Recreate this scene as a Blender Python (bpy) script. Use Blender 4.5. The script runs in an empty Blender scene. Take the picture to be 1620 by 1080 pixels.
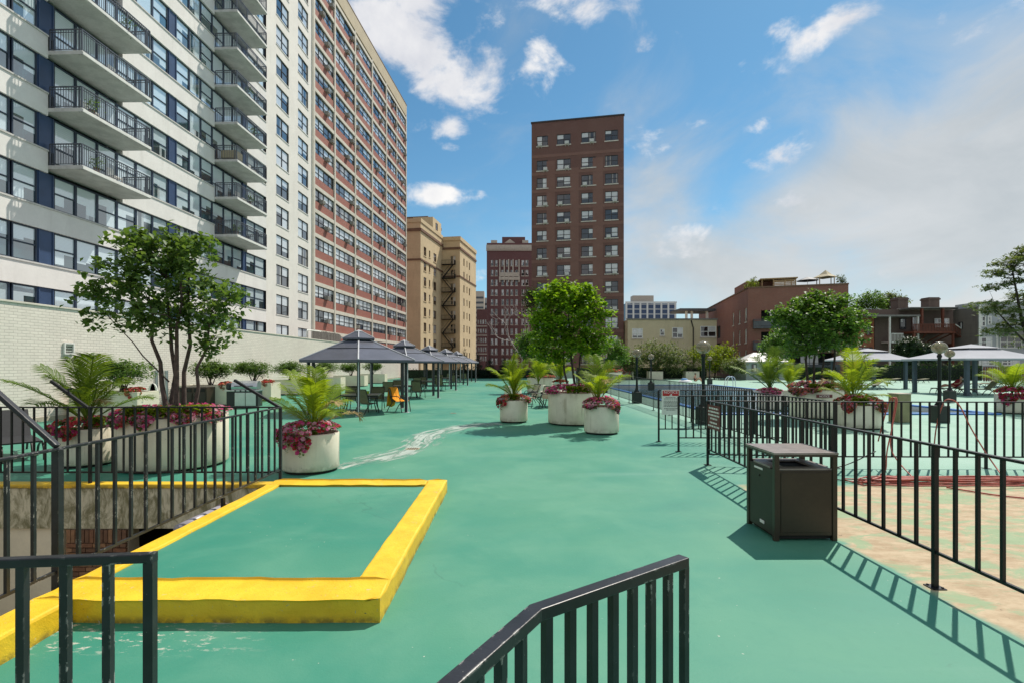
import bpy, bmesh, math, random
import numpy as np
from mathutils import Vector, Matrix, Euler
R = math.radians
rng = random.Random(11)
sc = bpy.context.scene
C = sc.collection
PI = math.pi

# ---------------------------------------------------------------- camera
cam_data = bpy.data.cameras.new('camera')
cam = bpy.data.objects.new('camera', cam_data); C.objects.link(cam)
cam.location = (0, 0, 2.0)
cam.rotation_euler = (R(90), 0, 0)
cam_data.sensor_width = 36
cam_data.lens = 18.44
cam_data.shift_y = 0.0219
cam_data.clip_start = 0.05
cam_data.clip_end = 4000
sc.camera = cam

# ---------------------------------------------------------------- sun, sky, exposure
SUN = Vector((0.477, 0.56, 1.02)).normalized()
sun_elev = math.asin(SUN.z)
sun_az = math.atan2(SUN.x, SUN.y)
sd = bpy.data.lights.new('sun', 'SUN'); sd.energy = 3.9; sd.angle = R(0.55); sd.color = (1.0, 0.93, 0.82)
so = bpy.data.objects.new('sun', sd); C.objects.link(so)
so.rotation_euler = SUN.to_track_quat('Z', 'Y').to_euler(); so.location = (20, 20, 60)

sc.view_settings.view_transform = 'Standard'
sc.view_settings.look = 'None'
sc.view_settings.gamma = 1.0
sc.view_settings.exposure = 0.36
sc.view_settings.use_curve_mapping = False
sc.cycles.use_denoising = True
sc.cycles.max_bounces = 8
sc.cycles.diffuse_bounces = 5
sc.cycles.transparent_max_bounces = 12
sc.cycles.sample_clamp_indirect = 6

def build_world():
    w = bpy.data.worlds.new('World'); sc.world = w; w.use_nodes = True
    nt = w.node_tree; N = nt.nodes; L = nt.links; N.clear()
    out = N.new('ShaderNodeOutputWorld'); bg = N.new('ShaderNodeBackground')
    STR = 0.125
    bg.inputs['Strength'].default_value = STR
    sky = N.new('ShaderNodeTexSky'); sky.sky_type = 'NISHITA'; sky.sun_disc = False
    sky.sun_elevation = sun_elev; sky.sun_rotation = sun_az
    sky.air_density = 1.0; sky.dust_density = 0.35; sky.ozone_density = 3.5; sky.altitude = 180
    tc = N.new('ShaderNodeTexCoord')
    sep = N.new('ShaderNodeSeparateXYZ'); L.new(tc.outputs['Generated'], sep.inputs[0])
    def m(op, a, b=None, c=None, clamp=False):
        n = N.new('ShaderNodeMath'); n.operation = op; n.use_clamp = clamp
        for i, v in enumerate((a, b, c)):
            if v is None: continue
            if isinstance(v, (int, float)): n.inputs[i].default_value = v
            else: L.new(v, n.inputs[i])
        return n.outputs[0]
    az = m('ARCTAN2', sep.outputs['X'], sep.outputs['Y'])
    el = m('ARCSINE', sep.outputs['Z'])
    def noise(scale, detail, rough=0.55, off=(0, 0, 0), dist=0.0, sz=1.0):
        mp = N.new('ShaderNodeMapping'); mp.inputs['Location'].default_value = off
        mp.inputs['Scale'].default_value = (1, 1, sz)
        L.new(tc.outputs['Generated'], mp.inputs[0])
        n = N.new('ShaderNodeTexNoise'); n.inputs['Scale'].default_value = scale
        n.inputs['Detail'].default_value = detail; n.inputs['Roughness'].default_value = rough
        n.inputs['Distortion'].default_value = dist
        L.new(mp.outputs[0], n.inputs['Vector']); return n.outputs['Fac']
    def blob(x, y, hx, hy, gain=1.0, rot=0.0):
        a0 = math.atan((x - 810) / 830); e0 = math.atan((575.5 - y) / 830 * math.cos(a0))
        k = math.cos(a0)
        sx = hx / 830 * k * k; sy = hy / 830 * k
        da = m('SUBTRACT', az, a0); de = m('SUBTRACT', el, e0)
        if rot:
            c, s = math.cos(rot), math.sin(rot)
            ra = m('ADD', m('MULTIPLY', da, c), m('MULTIPLY', de, s))
            re = m('SUBTRACT', m('MULTIPLY', de, c), m('MULTIPLY', da, s))
            da, de = ra, re
        q = m('ADD', m('POWER', m('ABSOLUTE', m('DIVIDE', da, sx)), 2.0), m('POWER', m('ABSOLUTE', m('DIVIDE', de, sy)), 2.0))
        return m('MULTIPLY', m('POWER', 2.718, m('MULTIPLY', q, -0.6)), gain)
    def total(bl):
        t = bl[0]
        for b in bl[1:]: t = m('MAXIMUM', t, b)
        return t
    # cumulus puffs
    cum = total([blob(640, 40, 120, 75, 1.15), blob(745, 105, 62, 60, 1.0), blob(700, 130, 55, 30, .95), blob(665, 135, 30, 16, .9),
                 blob(770, 165, 25, 22, .62), blob(848, 88, 34, 26, 1.05), blob(915, 12, 48, 28, .95), blob(714, 203, 28, 16, .95),
                 blob(710, 233, 20, 8, .85), blob(690, 308, 58, 15, .95), blob(1330, 30, 95, 24, .92, .35), blob(1240, 45, 30, 16, .8),
                 blob(1230, 322, 80, 24, .72), blob(1090, 370, 45, 13, .5), blob(400, 60, 200, 120, 1.0),
                 blob(1215, 265, 60, 14, .52, .15), blob(1215, 188, 45, 9, .5, .3), blob(1060, 250, 60, 22, .42), blob(1110, 405, 40, 10, .42), blob(1480, 95, 120, 22, .40, .45), blob(600, 95, 60, 30, .8)])
    # broken cumulus goes on all round, beyond what the camera sees
    aw = N.new('ShaderNodeMapRange'); aw.interpolation_type = 'SMOOTHSTEP'
    aw.inputs['From Min'].default_value = 0.80; aw.inputs['From Max'].default_value = 1.05
    L.new(m('ABSOLUTE', az), aw.inputs['Value']); away = aw.outputs[0]
    gen = m('MULTIPLY', m('SUBTRACT', noise(2.2, 3, .5, (3, 1, 5)), 0.28, clamp=True), 2.2)
    cum = m('MAXIMUM', cum, m('MULTIPLY', gen, away))
    nz = noise(9.0, 10, .60, (0.3, 2.1, 0.7), 0.25, 1.5)
    cval = m('ADD', cum, m('MULTIPLY', m('SUBTRACT', nz, 0.5), 3.6))
    cr = N.new('ShaderNodeMapRange'); cr.interpolation_type = 'SMOOTHSTEP'
    cr.inputs['From Min'].default_value = 0.40; cr.inputs['From Max'].default_value = 1.2
    L.new(cval, cr.inputs['Value'])
    cmask = cr.outputs[0]
    # the wide grey veil on the right
    veil = total([blob(1560, 330, 330, 190, 1.2, .45), blob(1330, 330, 200, 110, 1.0, .3), blob(1050, 330, 95, 110, .74), blob(1180, 430, 300, 90, 1.0),
                  blob(1500, 520, 500, 90, 1.1)])
    back = m('MULTIPLY', away, m('MULTIPLY', noise(1.4, 3, .5, (8, 2, 1)), 1.45))  # unseen veil outside the view, strengthened to lift fill light in the shade
    veil = m('MAXIMUM', veil, back)
    vval = m('ADD', veil, m('MULTIPLY', m('SUBTRACT', noise(3.8, 9, .60, (5, 3, 2), .9, 1.6), 0.5), 1.55))
    vr = N.new('ShaderNodeMapRange'); vr.interpolation_type = 'SMOOTHSTEP'
    vr.inputs['From Min'].default_value = 0.0; vr.inputs['From Max'].default_value = 1.08; vr.inputs['To Max'].default_value = 0.94
    L.new(vval, vr.inputs['Value'])
    def colmix(f, a, b):
        n = N.new('ShaderNodeMix'); n.data_type = 'RGBA'
        L.new(f, n.inputs['Factor'])
        for i, v in ((6, a), (7, b)):
            if isinstance(v, tuple): n.inputs[i].default_value = (*v, 1)
            else: L.new(v, n.inputs[i])
        return n.outputs[2]
    k = 0.88 / STR
    # haze near the horizon
    hz = m('POWER', m('SUBTRACT', 1.0, m('ABSOLUTE', sep.outputs['Z']), clamp=True), 7.0)
    gain = N.new('ShaderNodeMix'); gain.data_type = 'RGBA'; gain.blend_type = 'MULTIPLY'; gain.inputs['Factor'].default_value = 1
    L.new(sky.outputs[0], gain.inputs[6]); gain.inputs[7].default_value = (SKYG[0], SKYG[1], SKYG[2], 1)
    c0 = colmix(m('MULTIPLY', hz, 0.42), gain.outputs[2], (.56 * k, .66 * k, .76 * k))
    vsh0 = noise(3.2, 8, .58, (1, 7, 3), .7, 1.8)
    vsh = m('MULTIPLY', m('SUBTRACT', vsh0, .28, clamp=True), 2.2, clamp=True)
    vc = colmix(vsh, (.41 * k, .45 * k, .475 * k), (.62 * k, .635 * k, .645 * k))
    vc = colmix(m('MULTIPLY', hz, .85), vc, (.74 * k, .745 * k, .735 * k))
    c1 = colmix(vr.outputs[0], c0, vc)
    csh = noise(5.0, 6, .6, (4, 4, 4))
    shr = N.new('ShaderNodeMapRange'); shr.inputs['From Min'].default_value = .35; shr.inputs['From Max'].default_value = .65
    L.new(csh, shr.inputs['Value'])
    cc = colmix(shr.outputs[0], (.58 * k, .60 * k, .66 * k), (.88 * k, .87 * k, .86 * k))
    c2 = colmix(cmask, c1, cc)
    L.new(c2, bg.inputs['Color']); L.new(bg.outputs[0], out.inputs[0])
SKYG = (0.45, 0.71, 0.71)
build_world()

# ---------------------------------------------------------------- helpers
F = 830.0; YH = 575.5; HC = 2.0
def at(px, py, Y):                       # a direction seen from the standpoint, at depth Y
    return Vector(((px - 810) / F * Y, Y, HC + (YH - py) / F * Y))
def gx(px, Y): return (px - 810) / F * Y
def zz(py, Y): return HC + (YH - py) / F * Y

def tag(o, label=None, cat=None, group=None, kind=None):
    if label: o['label'] = label
    if cat: o['category'] = cat
    if group: o['group'] = group
    if kind: o['kind'] = kind
    return o
def thing(name, label, cat, loc=(0, 0, 0), rz=0.0, group=None):
    o = bpy.data.objects.new(name, None); C.objects.link(o)
    o.location = loc; o.rotation_euler = (0, 0, rz); o.empty_display_size = .2
    return tag(o, label, cat, group)
def put(name, mesh, parent=None, loc=(0, 0, 0), rot=(0, 0, 0), scale=None):
    o = bpy.data.objects.new(name, mesh); C.objects.link(o)
    o.location = loc; o.rotation_euler = rot
    if scale: o.scale = scale
    if parent: o.parent = parent
    return o
def copy_tree(o, parent=None):
    c = o.copy(); C.objects.link(c); c.parent = parent
    for ch in list(o.children): copy_tree(ch, c)
    return c

class MB:
    def __init__(s): s.v = []; s.f = []; s.m = []; s.T = None
    def P(s, p):
        if s.T is not None: p = s.T @ Vector(p)
        s.v.append((p[0], p[1], p[2])); return len(s.v) - 1
    def quad(s, a, b, c, d, m=0):
        s.f.append((s.P(a), s.P(b), s.P(c), s.P(d))); s.m.append(m)
    def tri(s, a, b, c, m=0):
        s.f.append((s.P(a), s.P(b), s.P(c))); s.m.append(m)
    def poly(s, pts, m=0):
        s.f.append(tuple(s.P(p) for p in pts)); s.m.append(m)
    def box(s, x0, y0, z0, x1, y1, z1, m=0):
        i = [s.P(p) for p in ((x0,y0,z0),(x1,y0,z0),(x1,y1,z0),(x0,y1,z0),(x0,y0,z1),(x1,y0,z1),(x1,y1,z1),(x0,y1,z1))]
        for f in ((0,3,2,1),(4,5,6,7),(0,1,5,4),(1,2,6,5),(2,3,7,6),(3,0,4,7)):
            s.f.append(tuple(i[k] for k in f)); s.m.append(m)
        return s
    def bar(s, p, q, w, h, m=0, up=(0, 0, 1)):
        p = Vector(p); q = Vector(q); d = (q - p).normalized()
        u = Vector(up)
        if abs(d.dot(u)) > .98: u = Vector((0, 1, 0))
        a = d.cross(u).normalized() * (w / 2); b = a.cross(d).normalized() * (h / 2)
        i = [s.P(x) for x in (p-a-b, p+a-b, p+a+b, p-a+b, q-a-b, q+a-b, q+a+b, q-a+b)]
        for f in ((0,3,2,1),(4,5,6,7),(0,1,5,4),(1,2,6,5),(2,3,7,6),(3,0,4,7)):
            s.f.append(tuple(i[k] for k in f)); s.m.append(m)
        return s
    def tube(s, pts, rad, n=8, m=0, cap=True):
        pts = [Vector(p) for p in pts]
        if isinstance(rad, (int, float)): rad = [rad] * len(pts)
        rings = []; prev = None
        for k, p in enumerate(pts):
            d = (pts[min(k + 1, len(pts) - 1)] - pts[max(k - 1, 0)])
            if d.length < 1e-9: d = Vector((0, 0, 1))
            d.normalize()
            if prev is None:
                u = Vector((0, 0, 1)) if abs(d.z) < .9 else Vector((1, 0, 0))
                a = d.cross(u).normalized()
            else:
                a = (prev - d * prev.dot(d))
                a = a.normalized() if a.length > 1e-6 else d.orthogonal().normalized()
            prev = a; b = d.cross(a)
            rings.append([s.P(p + (a * math.cos(2*PI*j/n) + b * math.sin(2*PI*j/n)) * rad[k]) for j in range(n)])
        for k in range(len(rings) - 1):
            for j in range(n):
                s.f.append((rings[k][j], rings[k][(j+1) % n], rings[k+1][(j+1) % n], rings[k+1][j])); s.m.append(m)
        if cap:
            s.f.append(tuple(reversed(rings[0]))); s.m.append(m)
            s.f.append(tuple(rings[-1])); s.m.append(m)
        return s
    def lathe(s, prof, n=32, c=(0, 0, 0), m=0):
        rings = []
        for r, z in prof:
            rings.append([s.P((c[0] + r*math.cos(2*PI*j/n), c[1] + r*math.sin(2*PI*j/n), c[2] + z)) for j in range(n)])
        for k in range(len(rings) - 1):
            for j in range(n):
                s.f.append((rings[k][j], rings[k][(j+1) % n], rings[k+1][(j+1) % n], rings[k+1][j])); s.m.append(m)
        return s
    def mesh(s, name, mats, smooth=False):
        me = bpy.data.meshes.new(name)
        me.from_pydata(s.v, [], s.f)
        if not isinstance(mats, (list, tuple)): mats = [mats]
        for mt in mats: me.materials.append(mt)
        if len(mats) > 1: me.polygons.foreach_set('material_index', s.m)
        if smooth: me.polygons.foreach_set('use_smooth', [True] * len(me.polygons))
        me.update(); return me
    def build(s, name, mats, parent=None, loc=(0, 0, 0), rot=(0, 0, 0), smooth=False, bevel=0.0):
        o = put(name, s.mesh(name, mats, smooth), parent, loc, rot)
        if bevel:
            b = o.modifiers.new('bevel', 'BEVEL'); b.width = bevel; b.segments = 2; b.limit_method = 'ANGLE'
        return o
def boxmesh(name, mat, *a): return MB().box(*a).mesh(name, mat)

# ---------------------------------------------------------------- materials
def nodes_of(name):
    m = bpy.data.materials.new(name); m.use_nodes = True
    nt = m.node_tree; b = nt.nodes['Principled BSDF']
    return m, nt, nt.nodes, nt.links, b
def tnoise(N, L, vec, scale, detail=4, rough=.55, dist=0):
    n = N.new('ShaderNodeTexNoise'); n.inputs['Scale'].default_value = scale
    n.inputs['Detail'].default_value = detail; n.inputs['Roughness'].default_value = rough; n.inputs['Distortion'].default_value = dist
    if vec is not None: L.new(vec, n.inputs['Vector'])
    return n.outputs['Fac']
def mth(N, L, op, a, b=None, c=None, clamp=False):
    n = N.new('ShaderNodeMath'); n.operation = op; n.use_clamp = clamp
    for i, v in enumerate((a, b, c)):
        if v is None: continue
        if isinstance(v, (int, float)): n.inputs[i].default_value = v
        else: L.new(v, n.inputs[i])
    return n.outputs[0]
def cmix(N, L, f, a, b, blend='MIX'):
    n = N.new('ShaderNodeMix'); n.data_type = 'RGBA'; n.blend_type = blend
    if isinstance(f, (int, float)): n.inputs['Factor'].default_value = f
    else: L.new(f, n.inputs['Factor'])
    for i, v in ((6, a), (7, b)):
        if isinstance(v, tuple): n.inputs[i].default_value = (*v[:3], 1)
        else: L.new(v, n.inputs[i])
    return n.outputs[2]
def rangem(N, L, v, a, b, c=0, d=1, smooth=True):
    n = N.new('ShaderNodeMapRange'); n.interpolation_type = 'SMOOTHSTEP' if smooth else 'LINEAR'
    n.inputs['From Min'].default_value = a; n.inputs['From Max'].default_value = b
    n.inputs['To Min'].default_value = c; n.inputs['To Max'].default_value = d
    L.new(v, n.inputs['Value']); return n.outputs[0]
def bump(N, L, bs, h, strength, dist=.01):
    n = N.new('ShaderNodeBump'); n.inputs['Strength'].default_value = strength; n.inputs['Distance'].default_value = dist
    L.new(h, n.inputs['Height']); L.new(n.outputs[0], bs.inputs['Normal'])
def pos(N): return N.new('ShaderNodeNewGeometry').outputs['Position']

def M(name, col, rough=.6, var=.12, scale=2.0, bmp=0.0, bscale=40, metal=0.0, spec=.5, col2=None, streak=0.0, streakcol=(.2, .19, .17)):
    m, nt, N, L, b = nodes_of(name)
    v = pos(N)
    n1 = tnoise(N, L, v, scale, 6, .6)
    n2 = tnoise(N, L, v, scale * 9, 4, .6)
    f = mth(N, L, 'ADD', mth(N, L, 'MULTIPLY', n1, .7), mth(N, L, 'MULTIPLY', n2, .3))
    f = rangem(N, L, f, .35, .65)
    lo = col2 if col2 else tuple(max(0, c * (1 - var)) for c in col)
    hi = col if col2 else tuple(min(1, c * (1 + var)) for c in col)
    c = cmix(N, L, f, lo, hi)
    if streak:
        mp = N.new('ShaderNodeMapping'); mp.inputs['Scale'].default_value = (1, 1, .12); L.new(v, mp.inputs[0])
        s = tnoise(N, L, mp.outputs[0], 1.6, 5, .6)
        c = cmix(N, L, mth(N, L, 'MULTIPLY', rangem(N, L, s, .52, .72), streak), c, streakcol)
    L.new(c, b.inputs['Base Color'])
    b.inputs['Roughness'].default_value = rough; b.inputs['Metallic'].default_value = metal
    b.inputs['Specular IOR Level'].default_value = spec
    if bmp: bump(N, L, b, tnoise(N, L, v, bscale, 5, .6), bmp)
    return m

def leafmat(name, col, col2, trans=.35, rough=.45, tint=(1.25, 1.2, .45)):
    m = bpy.data.materials.new(name); m.use_nodes = True
    nt = m.node_tree; N = nt.nodes; L = nt.links
    b = N['Principled BSDF']; out = N['Material Output']
    g = N.new('ShaderNodeNewGeometry')
    c = cmix(N, L, g.outputs['Random Per Island'], col, col2)
    n = tnoise(N, L, g.outputs['Position'], 1.3, 3)
    c = cmix(N, L, rangem(N, L, n, .3, .7, 0, .45), c, tuple(x * .62 for x in col))
    L.new(c, b.inputs['Base Color']); b.inputs['Roughness'].default_value = rough + .14; b.inputs['Specular IOR Level'].default_value = .25
    t = N.new('ShaderNodeBsdfTranslucent')
    tcx = cmix(N, L, 1.0, c, tint, 'MULTIPLY'); L.new(tcx, t.inputs['Color'])
    mx = N.new('ShaderNodeMixShader'); mx.inputs[0].default_value = trans
    L.new(b.outputs[0], mx.inputs[1]); L.new(t.outputs[0], mx.inputs[2]); L.new(mx.outputs[0], out.inputs[0])
    return m

def glassmat(name, dark, blind, pblind=.5, curtain=(.32, .30, .27), ior=1.7, refl=.5, coat=0.0):
    m, nt, N, L, b = nodes_of(name)
    oi = N.new('ShaderNodeObjectInfo'); r = oi.outputs['Random']
    tc = N.new('ShaderNodeTexCoord'); sp = N.new('ShaderNodeSeparateXYZ'); L.new(tc.outputs['Generated'], sp.inputs[0])
    wn = N.new('ShaderNodeTexWhiteNoise'); wn.noise_dimensions = '2D'
    cb = N.new('ShaderNodeCombineXYZ')
    L.new(mth(N, L, 'FLOOR', mth(N, L, 'MULTIPLY', sp.outputs['X'], 2.0)), cb.inputs[0]); L.new(mth(N, L, 'MULTIPLY', r, 97.0), cb.inputs[1])
    L.new(cb.outputs[0], wn.inputs['Vector'])
    r2 = wn.outputs['Value']
    r3 = mth(N, L, 'FRACT', mth(N, L, 'MULTIPLY', r2, 13.7))
    has = mth(N, L, 'LESS_THAN', r3, pblind)
    edge = mth(N, L, 'SUBTRACT', .72, mth(N, L, 'MULTIPLY', r2, .95))
    bl = mth(N, L, 'MULTIPLY', has, mth(N, L, 'GREATER_THAN', sp.outputs['Z'], edge))
    # curtain folds
    wv = mth(N, L, 'SINE', mth(N, L, 'MULTIPLY', sp.outputs['X'], 60.0))
    cc = cmix(N, L, mth(N, L, 'MULTIPLY_ADD', wv, .5, .5), curtain, tuple(x * .6 for x in curtain))
    hasc = mth(N, L, 'GREATER_THAN', r3, .86)
    xedge = mth(N, L, 'GREATER_THAN', mth(N, L, 'ABSOLUTE', mth(N, L, 'SUBTRACT', mth(N, L, 'FRACT', mth(N, L, 'MULTIPLY', sp.outputs['X'], 2.0)), .5)), .22)
    v = pos(N)
    dk = cmix(N, L, rangem(N, L, tnoise(N, L, v, .9, 4), .4, .65), tuple(x * .5 for x in dark), dark)
    c = cmix(N, L, mth(N, L, 'MULTIPLY', hasc, xedge), dk, cc)
    slat = mth(N, L, 'MULTIPLY_ADD', mth(N, L, 'SINE', mth(N, L, 'MULTIPLY', sp.outputs['Z'], 150.0)), .06, .94)
    bc = N.new('ShaderNodeCombineXYZ')
    for i in range(3): L.new(mth(N, L, 'MULTIPLY', slat, blind[i]), bc.inputs[i])
    c = cmix(N, L, bl, c, bc.outputs[0])
    L.new(c, b.inputs['Base Color'])
    b.inputs['Roughness'].default_value = .04; b.inputs['IOR'].default_value = ior
    b.inputs['Specular IOR Level'].default_value = refl
    b.inputs['Coat Weight'].default_value = coat; b.inputs['Coat IOR'].default_value = 2.6; b.inputs['Coat Roughness'].default_value = .03; b.inputs['Coat Tint'].default_value = (.92, .97, 1, 1)
    mp = N.new('ShaderNodeMapping'); mp.inputs['Scale'].default_value = (1, 1, 1); L.new(v, mp.inputs[0])
    bump(N, L, b, tnoise(N, L, v, .7, 2), .12, .05)
    return m

def brickmat(name, c1, c2, mortar, bw, bh, axis, mort=.012, bmp=.4, rough=.75, dirt=0.0, offset=.5):
    m, nt, N, L, b = nodes_of(name)
    v = pos(N); sp = N.new('ShaderNodeSeparateXYZ'); L.new(v, sp.inputs[0])
    cb = N.new('ShaderNodeCombineXYZ')
    if axis == 'Y': L.new(sp.outputs['Y'], cb.inputs[0])
    elif axis == 'X': L.new(sp.outputs['X'], cb.inputs[0])
    else: L.new(mth(N, L, 'ADD', sp.outputs['X'], sp.outputs['Y']), cb.inputs[0])
    L.new(sp.outputs['Z'], cb.inputs[1])
    t = N.new('ShaderNodeTexBrick'); t.offset = offset
    L.new(cb.outputs[0], t.inputs['Vector'])
    t.inputs['Scale'].default_value = 1; t.inputs['Brick Width'].default_value = bw; t.inputs['Row Height'].default_value = bh
    t.inputs['Mortar Size'].default_value = mort; t.inputs['Mortar Smooth'].default_value = .3; t.inputs['Bias'].default_value = 0
    t.inputs['Color1'].default_value = (*c1, 1); t.inputs['Color2'].default_value = (*c2, 1); t.inputs['Mortar'].default_value = (*mortar, 1)
    n = tnoise(N, L, v, .5, 6, .6)
    c = cmix(N, L, rangem(N, L, n, .3, .7, 0, .35), t.outputs['Color'], tuple(x * .72 for x in c1))
    if dirt:
        mp = N.new('ShaderNodeMapping'); mp.inputs['Scale'].default_value = (1, 1, .15); L.new(v, mp.inputs[0])
        s = tnoise(N, L, mp.outputs[0], 1.1, 5, .6)
        c = cmix(N, L, mth(N, L, 'MULTIPLY', rangem(N, L, s, .5, .75), dirt), c, tuple(x * .45 for x in c1))
    L.new(c, b.inputs['Base Color']); b.inputs['Roughness'].default_value = rough
    h = mth(N, L, 'ADD', mth(N, L, 'SUBTRACT', 1.0, t.outputs['Fac']), mth(N, L, 'MULTIPLY', tnoise(N, L, v, 60, 3), .25))
    bump(N, L, b, h, bmp, .012)
    return m

mt = {}
mt['steel'] = M('black_paint', (.008, .0085, .010), .42, .3, 3, .12, 60, spec=.3)
mt['steel_worn'] = None
mt['navy'] = M('navy_frame', (.018, .030, .055), .35, .15)
mt['panel'] = M('blue_panel', (.035, .065, .14), .38, .12, 1.5)
mt['cream'] = M('cream_render', (.72, .70, .675), .8, .05, .8, .2, 30, streak=.22, streakcol=(.42, .40, .36))
mt['cream2'] = M('pale_render', (.72, .69, .64), .8, .05, .6, .15, 30, streak=.16, streakcol=(.46, .43, .38))
mt['soffit'] = M('slab_concrete', (.52, .51, .49), .85, .14, 1.2, .2, 40)
mt['slabedge'] = M('slab_edge_white', (.66, .66, .63), .75, .08, 3)
mt['white'] = M('white_paint', (.72, .71, .67), .55, .06, 2)
mt['planter'] = M('planter_cream', (.68, .625, .49), .62, .07, 2.2, .25, 25, streak=.35, streakcol=(.36, .31, .22))
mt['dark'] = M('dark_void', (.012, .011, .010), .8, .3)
mt['soil'] = M('soil', (.05, .033, .02), .95, .4, 12, .8, 30)
mt['redpanel'] = brickmat('red_brick_spandrel', (.36, .095, .065), (.29, .075, .055), (.32, .22, .18), .22, .075, 'Y')
mt['ledge'] = M('ledge_stone', (.60, .56, .48), .8, .08, 1.5, .15, 30, streak=.2, streakcol=(.4, .36, .3))
mt['parapet'] = M('parapet_tan', (.47, .40, .28), .85, .08, 1)
mt['dkframe'] = M('dark_frame', (.028, .025, .027), .45, .2)
mt['acunit'] = M('ac_unit', (.30, .29, .26), .5, .25, 6)
mt['acwhite'] = M('ac_white', (.62, .62, .60), .5, .1, 6)
mt['tower'] = brickmat('tower_brick', (.165, .066, .052), (.13, .052, .042), (.18, .125, .105), .24, .08, 'X', bmp=.2)
mt['tower_lt'] = brickmat('tower_brick_light', (.23, .105, .08), (.195, .088, .068), (.21, .145, .12), .24, .08, 'X', bmp=.2)
mt['sill'] = M('stone_sill', (.60, .56, .50), .8, .1, 3)
mt['winered'] = brickmat('wine_brick', (.16, .052, .05), (.12, .04, .042), (.16, .10, .095), .24, .08, 'X', bmp=.15)
mt['stone'] = M('pale_stone', (.50, .43, .36), .8, .12, 2)
mt['tan'] = M('tan_render', (.62, .49, .30), .85, .08, .35, .1, 20, streak=.22, streakcol=(.30, .21, .11))
mt['tan_lt'] = M('tan_trim', (.62, .49, .31), .85, .08, .8)
mt['brownband'] = M('brown_band', (.17, .095, .06), .8, .15, 1)
mt['yellowbrick'] = brickmat('yellow_brick', (.66, .55, .34), (.58, .48, .30), (.55, .49, .37), .22, .075, 'X', bmp=.15, dirt=.25)
mt['redbrick'] = brickmat('red_brick', (.26, .085, .058), (.21, .07, .05), (.26, .17, .13), .22, .075, 'XY', bmp=.2)
mt['orange'] = M('orange_siding', (.34, .115, .05), .6, .1, 2)
mt['brownbrick'] = brickmat('brown_brick', (.13, .085, .065), (.10, .065, .052), (.15, .12, .10), .22, .075, 'X', bmp=.25, dirt=.4)
mt['greyblock'] = brickmat('grey_block', (.17, .145, .125), (.15, .13, .115), (.15, .13, .12), .4, .2, 'X', bmp=.2, dirt=.5)
mt['greysiding'] = M('grey_siding', (.40, .42, .44), .6, .06, 1)
mt['woodred'] = M('red_stained_wood', (.15, .042, .022), .65, .25, 4, .3, 30)
mt['wood'] = M('pale_wood', (.42, .27, .13), .7, .2, 4, .3, 30)
mt['slate'] = M('slate_roof_panel', (.075, .080, .108), .38, .18, 1.5, .06, 8)
mt['gpost'] = M('gazebo_post', (.022, .024, .032), .4, .2)
mt['trim'] = M('light_trim', (.55, .56, .58), .45, .08)
mt['fabric'] = M('grey_canopy', (.33, .345, .385), .8, .06, .8, .1, 60)
mt['bluepost'] = M('slate_blue_post', (.035, .058, .085), .45, .15)
mt['sling'] = M('olive_sling', (.20, .20, .11), .75, .12, 12, .2, 200)
mt['sling_dk'] = M('black_sling', (.02, .02, .022), .7, .12, 12, .2, 200)
mt['balrail'] = M('balcony_rail_paint', (.075, .085, .105), .35, .2, 3)
mt['deadfrond'] = M('dry_frond', (.36, .25, .10), .8, .25, 6)
mt['sling_lt'] = M('beige_sling', (.45, .39, .26), .75, .1, 12, .2, 200)
mt['bronze'] = M('bronze_frame', (.022, .017, .014), .4, .2)
mt['tabletop'] = M('beige_tabletop', (.50, .45, .36), .45, .1, 5)
mt['towel'] = M('orange_towel', (.80, .31, .012), .95, .12, 9, .6, 90)
mt['towelw'] = M('white_towel', (.74, .74, .76), .95, .06, 9, .6, 90)
mt['towelb'] = M('blue_towel', (.16, .33, .58), .95, .1, 9, .6, 90)
mt['towelt'] = M('teal_towel', (.10, .40, .38), .95, .1, 9, .6, 90)
mt['stainless'] = M('stainless', (.55, .56, .57), .28, .06, 3, 0, 40, metal=.9)
mt['chrome'] = M('chrome', (.75, .76, .78), .12, .03, 3, metal=1)
mt['grillblk'] = M('grill_black', (.02, .02, .022), .4, .2)
mt['bin'] = M('bin_brown', (.034, .023, .013), .42, .16, 2.5, .08, 40)
mt['bindk'] = M('bin_side', (.026, .020, .013), .55, .16, 2.5, .08, 40)
mt['bintop'] = M('bin_lid', (.24, .20, .18), .36, .18, 8, .25, 60)
mt['lampbox'] = M('lamp_block', (.012, .018, .016), .5, .3, 4, .2, 30)
mt['hose'] = M('red_hose', (.42, .10, .07), .5, .25, 10)
mt['concrete'] = M('old_concrete', (.33, .29, .20), .9, .2, 2, .5, 20)
mt['bollard'] = M('olive_block', (.25, .235, .13), .85, .12, 3, .3, 25)
mt['signw'] = M('sign_white', (.72, .70, .64), .5, .05, 5)
mt['signr'] = M('sign_red', (.42, .012, .014), .45, .08, 5)
mt['signm'] = M('sign_maroon', (.12, .012, .014), .45, .1, 5)
mt['print_w'] = M('print_white', (.75, .70, .68), .5, .04, 5)
mt['print_d'] = M('print_dark', (.09, .08, .08), .6, .1, 5)
mt['skin'] = M('skin', (.50, .26, .17), .55, .08, 6)
mt['hair'] = M('dark_hair', (.03, .018, .012), .6, .2, 20)
mt['redcloth'] = M('red_cloth', (.22, .012, .02), .85, .15, 8)
mt['bark'] = M('grey_brown_bark', (.095, .066, .055), .9, .35, 9, .7, 40)
mt['barkdk'] = M('dark_bark', (.045, .032, .026), .9, .35, 9, .7, 40)
mt['deadbark'] = M('bleached_bark', (.50, .46, .44), .85, .2, 9)
mt['whiteroof'] = M('pale_roof', (.58, .57, .56), .6, .08, 1)
mt['shed'] = M('shed_grey', (.36, .40, .40), .6, .08, 1)
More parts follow.
